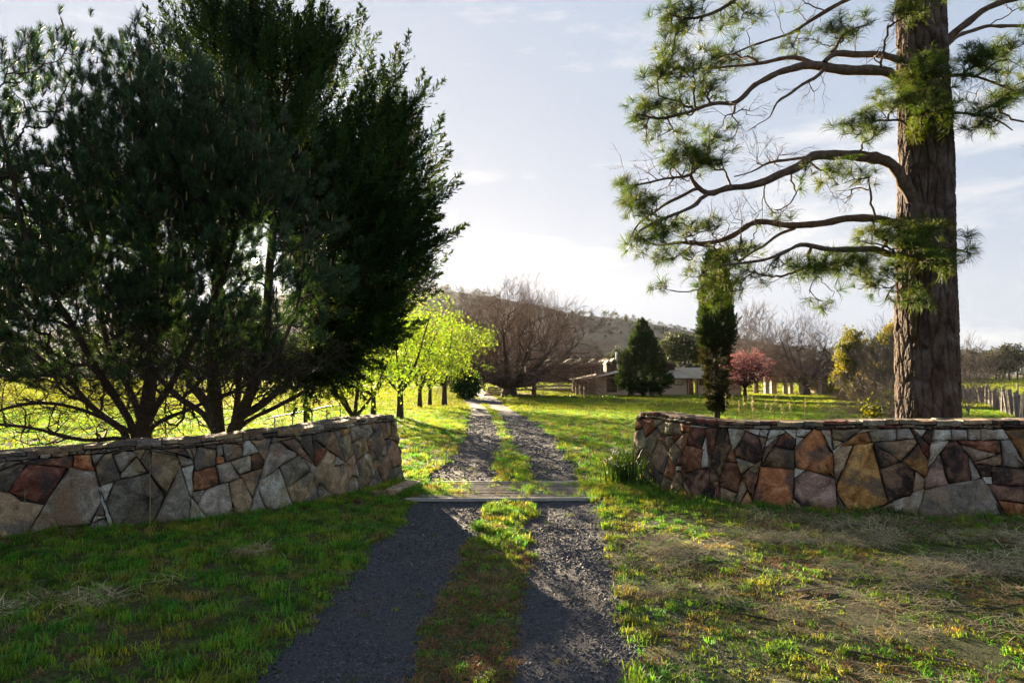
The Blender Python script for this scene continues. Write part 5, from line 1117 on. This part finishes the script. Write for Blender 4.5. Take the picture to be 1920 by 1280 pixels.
# long shed behind the bare tree
YS = 118.0
sd = empty('farm_shed', (hx(1040, YS), YS, hz(712, YS)), 'long dark shed with pale roof and small triangular skylights behind the bare tree', 'shed')
hbox('wall', 985, 1146, 683, 716, YS, YS + 8, M['wood_brown'], sd, YS)
hbox('roof', 983, 1148, 679, 682.8, YS - .5, YS + 9, M['roof'], sd, YS)
for px in (1010, 1028, 1046, 1066, 1087, 1112, 1134):
    mb = MB(); mb.prism([(hx(px - 7, YS), hz(679, YS)), (hx(px + 8, YS), hz(679, YS)), (hx(px + 5, YS), hz(671.5, YS))], YS + .2, YS + 7); mb.build('skylight', M['roof'], sd)
for px in range(1000, 1146, 18): hbox('post', px - .6, px + .6, 683, 716, YS - .45, YS - .2, M['wood_grey'], sd, YS)

#--FENCES
def rail_fence(name, label, p, q, n, h, rails, m_, group=None, post=.12, th=.05, wob=0.0, cat='fence'):
    p = np.array(p, float); q = np.array(q, float); e = empty(name, (*p[:2], gz(p[0], p[1])), label, cat, group); pts = []
    for i in range(n):
        t = i / (n - 1); x, y = p[:2] * (1 - t) + q[:2] * t; z = gz(x, y); lx, ly = RNG.normal(0, wob, 2); hh = h * (1 + RNG.normal(0, wob))
        mb = MB(); mb.bar((x, y, z - .1), (x + lx, y + ly, z + hh), post); mb.build('post', m_, e); pts.append((x, y, z))
    for i in range(n - 1):
        for rr in rails:
            a, b = pts[i], pts[i + 1]; mb = MB(); mb.bar((a[0], a[1] - post * .5, a[2] + h * rr + RNG.normal(0, wob * .3)), (b[0], b[1] - post * .5, b[2] + h * rr + RNG.normal(0, wob * .3)), th * .6, th * 2); mb.build('rail', m_, e)
    return e
def at_px(px, Y): return ((px - 960) / F * Y, Y)
rail_fence('rail_fence', 'long low pale rail fence on the lawn behind the huge bare tree', at_px(968, 98), at_px(1084, 104), 8, 1.1, (.45, .9), M['wood_grey'], th=.12)
rail_fence('rail_fence', 'short pale fence panel left of the huge bare tree trunk', at_px(916, 92), at_px(943, 92), 3, 1.0, (.3, .6, .9), M['wood_grey'], th=.12)
# grey tube rail behind the left wall
fr = empty('pipe_rail', (*at_px(560, 20.5), gz(*at_px(560, 20.5))), 'thin metal tube rail on posts in the field behind the left wall', 'rail')
pp = [(498, 786, 20.8), (515, 781, 20.8), (549, 775, 20.6), (585, 768, 20.4), (613, 762, 20.2), (638, 759, 20.0)]
tp_ = [P(a, b, y) for a, b, y in pp]
for p_ in tp_[1:]:
    v, f = tubes(np.array([[(p_[0], p_[1], gz(p_[0], p_[1]) - .05), (p_[0], p_[1], p_[2] - .3), (p_[0], p_[1], p_[2])]]), np.array([[.022] * 3]), 8); mobj('post', v, f, M['steel'], fr)
v, f = tubes(np.array([tp_]), np.full((1, len(tp_)), .02), 8); mobj('top_tube', v, f, M['steel'], fr)
# old split timber fence on the right
def split_fence(name, label, p, q, n, h, group=None):
    p = np.array(p, float); q = np.array(q, float); e = empty(name, (*p, gz(*p)), label, 'fence', group); pts = []
    proto_ = []
    for i in range(n):
        t = (i / (n - 1)); x, y = p * (1 - t) + q * t; z = gz(x, y); w_ = RNG.uniform(.10, .2)
        lx, ly = RNG.normal(0, .10, 2); hh = h * RNG.uniform(.82, 1.08); mb = MB(); mb.bar((x, y, z - .1), (x + lx, y + ly, z + hh), w_, w_ * .55, up=(RNG.normal(0, .3), 1, 0)); mb.build('paling', M['wood_grey'], e); pts.append((x, y, z))
    for rr in (.35, .8):
        for i in range(0, n - 4, 4): a, b = pts[i], pts[min(i + 4, n - 1)]; mb = MB(); mb.bar((a[0] + .08, a[1], a[2] + h * rr), (b[0] + .08, b[1], b[2] + h * rr), .05, .1); mb.build('rail', M['wood_grey'], e)
    return e
split_fence('paling_fence', 'leaning grey split timber fence running away along the right edge of the field', G(1932, 792)[:2], (62.5, 98.0), 84, 1.25)
split_fence('paling_fence', 'farther grey paling fence turning across the right hand field', (62.8, 99.0), (66.0, 128), 22, 1.3)
sf = rail_fence('post_fence', 'thin dark post in the pale field beyond the paling fence', at_px(1906, 70), at_px(1936, 70), 2, 1.6, (.9,), M['wood_grey'])
# garden bed and stumps
b = MB(); b.box((hx(908, 88), 86.2, gz(-3.5, 88) - .05), (hx(947, 88), 90, gz(-3.5, 88) + .18)); o = mobj('garden_bed', b.v, b.f, M['mulch'], loc=(hx(927, 88), 88, gz(-3.5, 88))); tag(o, 'low rust red mulched garden bed left of the huge bare tree', 'garden bed')
b = MB(); b.box((hx(962, 92), 90.2, gz(1.5, 92) - .05), (hx(1008, 92), 93, gz(1.5, 92) + .16)); o = mobj('garden_bed', b.v, b.f, ST['p'], loc=(hx(985, 92), 92, gz(1.5, 92))); tag(o, 'pale stony garden bed right of the huge bare tree trunk', 'garden bed')
#--GRASS
# ------------------------------------------------------------------ grass, gravel and small plants
def tuft(n, h, w, rad, lean, seed, curve=.5):
    r = np.random.default_rng(seed); v = []; f = []
    for i in range(n):
        b = np.array([*r.normal(0, rad * .5, 2), -.01]); a = r.uniform(0, 6.283); d = np.array([math.cos(a), math.sin(a), 0]); s = np.array([-d[1], d[0], 0]); l = h * r.uniform(.5, 1.15); ln = lean * r.uniform(.3, 1.3); k = len(v)
        m = b + d * ln * l * .35 + np.array([0, 0, l * .6]); t = b + d * ln * l * (.8 + curve * .4) + np.array([0, 0, l * (1 - ln * .3)])
        v += [b - s * w / 2, b + s * w / 2, m + s * w * .4, m - s * w * .4, t]; f += [(k, k + 1, k + 2, k + 3), (k + 3, k + 2, k + 4)]
    return v, f
def flat_hay(n, L, w, rad, seed):
    r = np.random.default_rng(seed); v = []; f = []
    for i in range(n):
        a = r.uniform(0, 6.283); b = np.array([*r.normal(0, rad, 2), r.uniform(.005, .04)]); d = unit(np.array([math.cos(a), math.sin(a), r.normal(0, .15)])); s = np.array([-d[1], d[0], 0]); l = L * r.uniform(.4, 1.2); k = len(v)
        m = b + d * l * .5 + np.array([0, 0, .01]) + s * r.normal(0, .01); v += [b - s * w / 2, b + s * w / 2, m + s * w / 2, m - s * w / 2, b + d * l]; f += [(k, k + 1, k + 2, k + 3), (k + 3, k + 2, k + 4)]
    return v, f
def field(y0, y1, dens, xpad=1.0, half=0.80):
    """random ground points with a density that falls with distance from the gate side"""
    n = int(dens * (half * (y1 ** 2 - y0 ** 2) + 2 * xpad * (y1 - y0)))
    y = np.sqrt(RNG.uniform(y0 ** 2, y1 ** 2, n)); x = RNG.uniform(-1, 1, n) * (half * y + xpad); return x, y
def inside_wall(x, y):
    m = np.zeros(len(x), bool)
    for w in (wl_, wr_):
        for k in range(0, len(w.c), 3):
            c = w.c[k] + w.n[k] * (.04 + w.thick / 2); m |= ((x - c[0]) ** 2 + (y - c[1]) ** 2) < (w.thick / 2 - .03) ** 2
    return m
def ups(n, tilt=.15):
    return align(np.stack([RNG.normal(0, tilt, n), RNG.normal(0, tilt, n), np.ones(n)], 1))
gt = [proto('ga%d' % k, *tuft(15, .075, .0075, .050, .8, 200 + k), M['grass']) for k in range(4)]
gl_ = [proto('gb%d' % k, *tuft(22, .15, .006, .08, .6, 210 + k), M['grass']) for k in range(3)]
gd = [proto('gd%d' % k, *tuft(16, .075, .0045, .055, .8, 220 + k), M['grass_dry']) for k in range(3)]
gbn = [proto('gn%d' % k, *tuft(15, .035, .005, .05, 1.2, 230 + k), M['grass_brown']) for k in range(3)]
gm = [proto('gm%d' % k, *tuft(16, .028, .006, .045, 1.3, 240 + k), M['grass']) for k in range(3)]
def thin_right(x, y):   # worn, mossy turf on the right and between the tracks near the camera
    e3 = np.interp(y, rows[:, 0], rows[:, 4])
    return np.clip(sstep(0, .3, x - e3) * (1 - sstep(8.6, 10.2, y - .15 * x)), 0, 1)
def mid_brown(x, y): return np.clip(drive_mid(x, y) * (1 - sstep(5.5, 9.5, y)), 0, 1)
# near lawn
x, y = field(2.2, 15, 330); g = gravel(x, y); tr_ = thin_right(x, y); mb_ = mid_brown(x, y); nz_ = fbm(x * 1.3, y * 1.3, 71); nf = fbm(x * 5, y * 5, 72)
grid_m = (y > ya - .06) & (y < yb + .05) & (x > xa) & (x < xb)
p = np.where(g > .5, .012, 1.0) * (1 - .72 * tr_ * (nf < .60)) * (1 - .85 * mb_ * (nf < .60)); p = np.where((g > .2) & (g <= .5), .35, p); p = np.where(grid_m, .10 * (nf > .5), p)
hf = fbm(x * 11, y * 11, 171, 2); p *= (.30 + .95 * sstep(.35, .6, nf)) * (.25 + 1.1 * sstep(.35, .6, hf))
k = (RNG.uniform(size=len(x)) < p) & ~inside_wall(x, y); x, y, g, tr_, mb_, nz_, hf = x[k], y[k], g[k], tr_[k], mb_[k], nz_[k], hf[k]
sc = RNG.uniform(.55, 1.35, len(x)) * (.55 + .7 * nz_) * (.5 + 1.0 * sstep(.3, .7, hf)) * (1 - .45 * tr_) * (1 - .5 * mb_) * np.where(g > .2, .7, 1)
tag(scatter('lawn_grass', np.stack([x, y, GZ(x, y)], 1), ups(len(x)), np.stack([sc ** .5, sc ** .5, sc], 1), gt), 'short green mown grass on both sides of the drive near the camera', 'grass')
# longer tufts: along wall feet, on the grid, in the centre strip behind the grid, clumps
x, y = field(3, 30, 26); nf = fbm(x * 1.1, y * 1.1, 75); g = gravel(x, y)
dw = np.full(len(x), 9.0)
for w in (wl_, wr_):
    for q in range(0, len(w.c), 4): dw = np.minimum(dw, np.hypot(x - w.c[q][0] + w.n[q][0] * .08, y - w.c[q][1] + w.n[q][1] * .08))
p = .9 * (dw < .16) + .25 * (dw < .4) + .35 * sstep(.6, .7, nf) * (1 - thin_right(x, y)) * (1 - mid_brown(x, y)) + .8 * (drive_mid(x, y) & (y > 12.9) & (y < 17)) + .3 * (drive_mid(x, y) & (y > 9.2) & (y < 11.2)) + .8 * ((y > 11.2) & (y < 12.9) & (((x > -1.85) & (x < -.95)) | ((x > .9) & (x < 2.1))))
p = p * (g < .35)
k = (RNG.uniform(size=len(x)) < p) & ~inside_wall(x, y); x, y = x[k], y[k]
tag(scatter('long_grass', np.stack([x, y, GZ(x, y)], 1), ups(len(x), .2), RNG.uniform(.55, 1.25, len(x)), gl_), 'longer green grass tufts at the feet of the walls and around the cattle grid', 'grass')
n = 2600; x = np.r_[RNG.normal(1.75, .30, n // 2), RNG.normal(-1.35, .35, n // 4), RNG.uniform(xa, xb, n // 4)]; y = np.r_[RNG.normal(11.7, .5, n // 2), RNG.normal(11.9, .35, n // 4), RNG.uniform(ya + .1, yb, n // 4)]
nn = fbm(x * 2.4, y * 2.4, 77); k = (RNG.uniform(size=n) < np.where((x > xa + .6) & (x < xb - .35), (nn > .50) * .85, .8)) & (y > ya + .04) & ~inside_wall(x, y)
x, y = x[k], y[k]; tag(scatter('long_grass', np.stack([x, y, GZ(x, y)], 1), ups(len(x), .2), RNG.uniform(.4, 1.0, len(x)), gl_), 'bright grass growing up between the cattle grid rails', 'grass')
# dry tufts and brown dead thatch
x, y = field(2.2, 15, 120); nf = fbm(x * .9, y * .9, 81); g = gravel(x, y); tr_ = thin_right(x, y)
wallfoot = (x > 3) & (y > 8.2 - .05 * (x - 5)) & (y < 10.2)
p = (.55 * sstep(.58, .68, nf) * (x < 0) + .5 * sstep(.5, .64, nf) * tr_ + .8 * wallfoot * sstep(.4, .6, nf + .1)) * (g < .3)
k = (RNG.uniform(size=len(x)) < p) & ~inside_wall(x, y); x, y = x[k], y[k]
tag(scatter('dry_grass', np.stack([x, y, GZ(x, y)], 1), ups(len(x), .25), RNG.uniform(.5, 1.2, len(x)), gd), 'straw coloured dry grass in patches below the right wall and on the left lawn', 'grass')
x, y = field(2.2, 13, 620); g = gravel(x, y); nf = fbm(x * 2.4, y * 2.4, 83); p = (.14 * sstep(.4, .6, nf) + mid_brown(x, y) * 1.0 * sstep(.25, .45, nf) + thin_right(x, y) * .22 * sstep(.45, .6, nf)) * (g < .6)
k = (RNG.uniform(size=len(x)) < p) & ~inside_wall(x, y); x, y = x[k], y[k]
tag(scatter('dead_thatch', np.stack([x, y, GZ(x, y)], 1), ups(len(x), .3), RNG.uniform(.6, 1.3, len(x)), gbn), 'brown dead grass and moss between the wheel tracks near the camera', 'grass')
x, y = field(2.2, 13, 420); g = gravel(x, y); nf = fbm(x * 3.0, y * 3.0, 85); p = ((mid_brown(x, y) * .7 + thin_right(x, y) * .9) * sstep(.42, .60, nf) + .5 * ((g > .05) & (g < .6))) * (g < .6)
k = (RNG.uniform(size=len(x)) < p) & ~inside_wall(x, y); x, y = x[k], y[k]
tag(scatter('moss_turf', np.stack([x, y, GZ(x, y)], 1), ups(len(x), .3), RNG.uniform(.5, 1.3, len(x)), gm), 'very short yellow green turf thinning out at the edges of the gravel', 'grass')
# raked hay
hy = [proto('hy%d' % k, *flat_hay(30, .22, .0055, .10, 250 + k), M['hay']) for k in range(4)]
x, y = field(3.2, 11, 90); nf = fbm(x * .8, y * 1.8, 88); tr_ = thin_right(x, y); band = np.exp(-((y - (8.0 - .10 * x)) / .9) ** 2) * (x > 1.6)
p = (.22 * tr_ * sstep(.45, .6, nf) + 1.0 * band * sstep(.42, .60, nf)) * (x > 0)
for (cx_, cy_, rx_, ry_) in ((-3.9, 6.3, .45, .16), (-4.35, 6.0, .35, .14), (-3.3, 6.7, .3, .1), (-2.9, 7.7, .22, .1)): p = np.maximum(p, .55 * (((x - cx_) / rx_) ** 2 + ((y - cy_) / ry_) ** 2 < 1))
k = RNG.uniform(size=len(x)) < p; x, y = x[k], y[k]
tag(scatter('cut_hay', np.stack([x, y, GZ(x, y) + .018], 1), ups(len(x), .1), RNG.uniform(.6, 1.2, len(x)), hy), 'cut dry hay lying loose over the turf in front of the right wall', 'hay')
# mid and far lawns
gmid = [proto('gq%d' % k, *tuft(20, .11, .011, .14, .9, 260 + k), M['grass']) for k in range(3)]
x, y = field(15, 42, 42); g = gravel(x, y); nf = fbm(x * .7, y * .7, 91); p = (.55 + .6 * sstep(.4, .6, nf)) * (g < .4)
k = (RNG.uniform(size=len(x)) < p) & ~inside_wall(x, y); x, y = x[k], y[k]
tag(scatter('meadow_grass', np.stack([x, y, GZ(x, y)], 1), ups(len(x)), RNG.uniform(.5, 1.15, len(x)) * (.7 + .6 * fbm(x * .7, y * .7, 92)), gmid), 'sunlit green lawn grass behind the walls', 'grass')
gfar = [proto('gr%d' % k, *tuft(20, .17, .03, .34, 1.0, 270 + k), M['grass_far']) for k in range(3)]
x, y = field(40, 130, 5.5); g = gravel(x, y); k = g < .4; x, y = x[k], y[k]
tag(scatter('meadow_grass', np.stack([x, y, GZ(x, y)], 1), ups(len(x)), RNG.uniform(.6, 1.2, len(x)), gfar), 'bright lawn grass farther off around the house and drive', 'grass')
gff = [proto('gs%d' % k, *tuft(16, .5, .16, 1.3, 1.0, 280 + k), M['grass_far']) for k in range(2)]
x, y = field(125, 430, .16); k = hill_z(x, y) < gz(0, 200) + .4; x, y = x[k], y[k]
tag(scatter('field_grass', np.stack([x, y, GZ(x, y)], 1), ups(len(x)), RNG.uniform(.6, 1.2, len(x)), gff), 'pale distant pasture grass', 'grass')
# gravel
v, f = [], []
for k in range(3):
    r = np.random.default_rng(300 + k); ph = (1 + 5 ** .5) / 2
    iv = np.array([(-1, ph, 0), (1, ph, 0), (-1, -ph, 0), (1, -ph, 0), (0, -1, ph), (0, 1, ph), (0, -1, -ph), (0, 1, -ph), (ph, 0, -1), (ph, 0, 1), (-ph, 0, -1), (-ph, 0, 1)]) / 1.9
    iv = iv * r.uniform(.65, 1.15, (12, 1)) * np.array([1, .8, .55])
    fc = [(0, 11, 5), (0, 5, 1), (0, 1, 7), (0, 7, 10), (0, 10, 11), (1, 5, 9), (5, 11, 4), (11, 10, 2), (10, 7, 6), (7, 1, 8), (3, 9, 4), (3, 4, 2), (3, 2, 6), (3, 6, 8), (3, 8, 9), (4, 9, 5), (2, 4, 11), (6, 2, 10), (8, 6, 7), (9, 8, 1)]
    v.append(iv); f.append(fc)
pb_ = [proto('pb%d' % k, v[k], f[k], M['pebble']) for k in range(3)]
def stones_on(y0, y1, dens, s0, s1):
    n = int(dens * 4.4 * (y1 - y0)); yy = RNG.uniform(y0, y1, n); lo = np.interp(yy, rows[:, 0], rows[:, 1]) - .4; hi = np.interp(yy, rows[:, 0], rows[:, 4]) + .8; xx = lo + (hi - lo) * RNG.uniform(0, 1, n)
    g = gravel(xx, yy); tr_ = thin_right(xx, yy); pr = np.where(g > .5, 1, np.where(g > .1, .5, .03 + .22 * mid_brown(xx, yy) * (fbm(xx * 3, yy * 3, 95) > .5) + .25 * tr_)); gm_ = (yy > ya - .1) & (yy < yb + .06) & (xx > xa - .05) & (xx < xb + .05)
    pr = pr * (.35 + .65 * sstep(.36, .58, fbm(xx * 2.6, yy * .9, 96)))
    k = (RNG.uniform(size=n) < pr) & ~gm_; xx, yy, g = xx[k], yy[k], g[k]
    return np.stack([xx, yy, GZ(xx, yy) + .012 * g - .002], 1), RNG.uniform(s0, s1, len(xx)) * RNG.choice([1, 1, 1, 1.5, .7], len(xx))
P1, S1 = stones_on(2.4, 7.0, 3800, .0055, .012); P2, S2 = stones_on(7.0, 13, 1500, .008, .016); P3, S3 = stones_on(13, 34, 380, .014, .026)
pp_ = np.concatenate([P1, P2, P3]); ss_ = np.concatenate([S1, S2, S3])
tag(scatter('gravel', pp_, align(unit(RNG.normal(size=(len(pp_), 3)) * np.array([.5, .5, 1]))), ss_, pb_), 'dark blue grey gravel of the wheel tracks', 'gravel')
# pale weeds stalks and twigs
def stalk(name, label, cat, x, y, h, lean, group, seed, m_='grass_dry', head=.16, w=.006):
    r = np.random.default_rng(seed); z = gz(x, y); a = r.uniform(0, 6.28); d = np.array([math.cos(a) * lean, math.sin(a) * lean, 0]) * h
    p = np.array([(x, y, z - .02), (x + d[0] * .2, y + d[1] * .2, z + h * .4), (x + d[0] * .55, y + d[1] * .55, z + h * .75), (x + d[0], y + d[1], z + h)])
    v, f = tubes(p[None], np.array([[w, w * .8, w * .6, w * .4]]), 5); fs = [tuple(q) for q in f]; vs = list(v)
    for i in range(int(14)):
        t = 1 - head * r.uniform(); q = p[2] + (p[3] - p[2]) * ((t - .75) / .25) if t > .75 else p[2]; e = unit(np.array([r.normal(), r.normal(), 1.6])); s = unit(np.cross(e, r.normal(size=3))) * w * .9; k = len(vs); vs += [q - s, q + s, q + e * .06]; fs.append((k, k + 1, k + 2))
    return tag(mobj(name, vs, fs, M[m_], loc=(x, y, z)), label, cat, group)
for i, (px, top, Y) in enumerate(((1373, 742, 16), (1384, 752, 15.5), (1397, 745, 16.5), (1408, 738, 15.2), (1414, 752, 16), (1426, 750, 17), (1437, 758, 15.5), (1449, 739, 15.1), (1468, 758, 16), (1474, 762, 16.5), (1487, 754, 17), (1503, 744, 15.3), (1360, 738, 15), (1392, 735, 15.8), (1420, 756, 15.2))):
    x_ = (px - 960) / F * Y; z_ = P(px, top, Y)[2]
    stalk('grass_stalk', 'tall straw coloured seeding grass stalk on the lawn above the right wall top', 'grass stalk', x_, Y, max(.5, z_ - gz(x_, Y)), .10, 'seeding grass stalks behind the right wall', 400 + i, m_='hay', w=.0085)
for i, (px, top, bot) in enumerate(((281, 860, 984), (263, 905, 978), (300, 925, 982), (45, 915, 1000), (1342, 908, 948))):
    g_ = G(px, bot + 4); z_ = P(px, top, g_[1])[2]
    stalk('weed_stalk', ['tallest dead weed stalk against the large dark stone of the left wall', 'shorter dead weed stalk left of the tallest one by the left wall', 'low dead weed stalk right of the tallest one by the left wall', 'thin dead stalk before the tan stone at the left picture edge', 'thin dry stalk before the dark stones of the right wall'][i], 'weed stalk', g_[0], g_[1], z_ - g_[2], .05, None, 430 + i, w=.009 if i == 0 else .005)
TW = [(1520, 1112, .55, .2, 'longest pale stick lying in the middle of the right foreground turf'), (1310, 1100, .35, .9, 'pale twig near the right track below the wall'), (1440, 1165, .5, -.7, 'dark bark strip in the right foreground'), (1585, 1090, .4, .1, 'thin twig beside the raked hay'), (1738, 1105, .35, -.6, 'curved pale twig right of the longest stick'),
      (1745, 1138, .6, 0.05, 'dark fallen stick near the right edge'), (1790, 1250, .25, -.8, 'short pale stick near the bottom right corner'), (1880, 1140, .8, 0.0, 'long dark stick touching the right picture edge'), (1320, 1048, .3, .3, 'small grey stick just below the left of the hay'), (1640, 1240, .35, -.5, 'dark twig at the bottom right of the turf')]
for i, (px, py, L, a, lab) in enumerate(TW):
    g_ = G(px, py); d = np.array([math.cos(a), math.sin(a), 0]) * L / 2; s = np.array([-d[1], d[0], 0]) * RNG.normal(0, .15)
    pts = np.array([[g_ - d, g_ - d * .3 + s, g_ + d * .4 - s * .4, g_ + d]]); pts[0, :, 2] = GZ(pts[0, :, 0], pts[0, :, 1]) + .022
    v, f = tubes(pts, np.array([[.007, .009, .007, .003]]), 6); tag(mobj('fallen_stick', v, f, M['bark_dark' if 'dark' in lab else 'twig_pale'], loc=g_), lab, 'stick', 'fallen sticks on the turf')
# strap leaved plant with pale flowers at the end of the right wall
e = empty('flowering_plant', (2.02, 12.55, gz(2.02, 12.55)), 'upright strap leaved plant with pale lilac flowers against the end of the right wall', 'plant')
v, f = tuft(260, .72, .022, .34, .45, 500); mobj('foliage', np.array(v) + np.array([2.02, 12.55, gz(2.02, 12.55)]), f, M['leaf_shrub'], e)
for i in range(14):
    q = np.array([1.84 + RNG.normal(0, .10), 12.35 + RNG.normal(0, .12), gz(2, 12.5) + RNG.uniform(.35, .78)]); v, f = leafclump(9, .02, .03, 510 + i, 1.1, 1); mobj('flower', np.array(v) + q, f, M['flower_white'], e)
e = empty('broad_leaf_weed', (*G(1668, 955)[:2], gz(*G(1668, 955)[:2])), 'dark green broad weed at the foot of the big triangular rust stone', 'weed'); g_ = G(1668, 963)
v, f = tuft(70, .17, .022, .2, 1.2, 501); mobj('foliage', np.array(v) + g_, f, M['leaf_shrub'], e)
# yellow flowering plant by the pale twigs
g_ = np.array([*at_px(1632, 19), 0.]); g_[2] = gz(g_[0], g_[1]); e = empty('yellow_plant', g_, 'small upright yellow flowering plant at the left foot of the old pine', 'plant')
z1 = P(1632, 752, 19)[2]; H_ = z1 - g_[2]
v, f = tubes(np.array([[g_, g_ + [0.02, 0, H_ * .4], g_ + [0, 0, H_ * .8]]]), np.array([[.03, .025, .015]]), 6); mobj('stem', v, f, M['twig_pale'], e)
v, f = leafclump(260, .07, .2, 503, 1.4, 1.7); mobj('foliage', np.array(v) * np.array([1, 1, 1]) + g_ + [0, 0, H_ * .72], f, M['leaf_gold'], e)
# clumps of daffodil leaves along the lawn edge by the house
lab_ = ['far left', 'left', 'middle', 'right', 'far right']
for i, px in enumerate((965, 985, 1003, 1020, 1042, 1062, 1080, 1100, 1118, 1140)):
    Yc = 76 + RNG.uniform(-3, 3); x_ = (px - 960) / F * Yc; v, f = tuft(60, .5, .07, .6 + .5 * RNG.uniform(), .7, 520 + i)
    o = mobj('leafy_clump', np.array(v) + np.array([x_, Yc, gz(x_, Yc)]), f, M['leaf_shrub'], loc=(x_, Yc, gz(x_, Yc)))
    tag(o, 'low leafy green clump on the lawn between the huge bare tree and house', 'plant clump', 'leafy clumps along the far lawn edge')
#--HAZE
hz_ = MB(); hz_.box((-1700, -60, -5), (1400, 1400, 190)); o = tag(mobj('haze', hz_.v, hz_.f, None), kind='stuff')
hm = bpy.data.materials.new('haze_air'); hm.use_nodes = True; N, L = hm.node_tree.nodes, hm.node_tree.links; N.clear(); oo = N.new('ShaderNodeOutputMaterial'); pvn = N.new('ShaderNodeVolumePrincipled')
pvn.inputs['Density'].default_value = 0.00003; pvn.inputs['Anisotropy'].default_value = 0.5; pvn.inputs['Color'].default_value = (.95, .95, .97, 1); L.new(pvn.outputs[0], oo.inputs['Volume']); o.data.materials.append(hm)
# the sun itself, far beyond the sky's haze
sd_ = np.array(SUN_DIR) * 20000 + np.array([0, 0, CAMZ]); me = bpy.data.meshes.new('sun'); import bmesh
bm = bmesh.new(); bmesh.ops.create_uvsphere(bm, u_segments=24, v_segments=12, radius=20000 * math.tan(R(.27))); bm.to_mesh(me); bm.free(); so2 = bpy.data.objects.new('sun', me); COL.objects.link(so2); so2.location = tuple(sd_)
sm = bpy.data.materials.new('sun_disc'); sm.use_nodes = True; N, L = sm.node_tree.nodes, sm.node_tree.links; N.clear(); oo = N.new('ShaderNodeOutputMaterial'); em = N.new('ShaderNodeEmission'); em.inputs[0].default_value = (1, .85, .6, 1); em.inputs[1].default_value = 60
L.new(em.outputs[0], oo.inputs[0]); me.materials.append(sm); tag(so2, kind='structure')
so2.visible_shadow = False
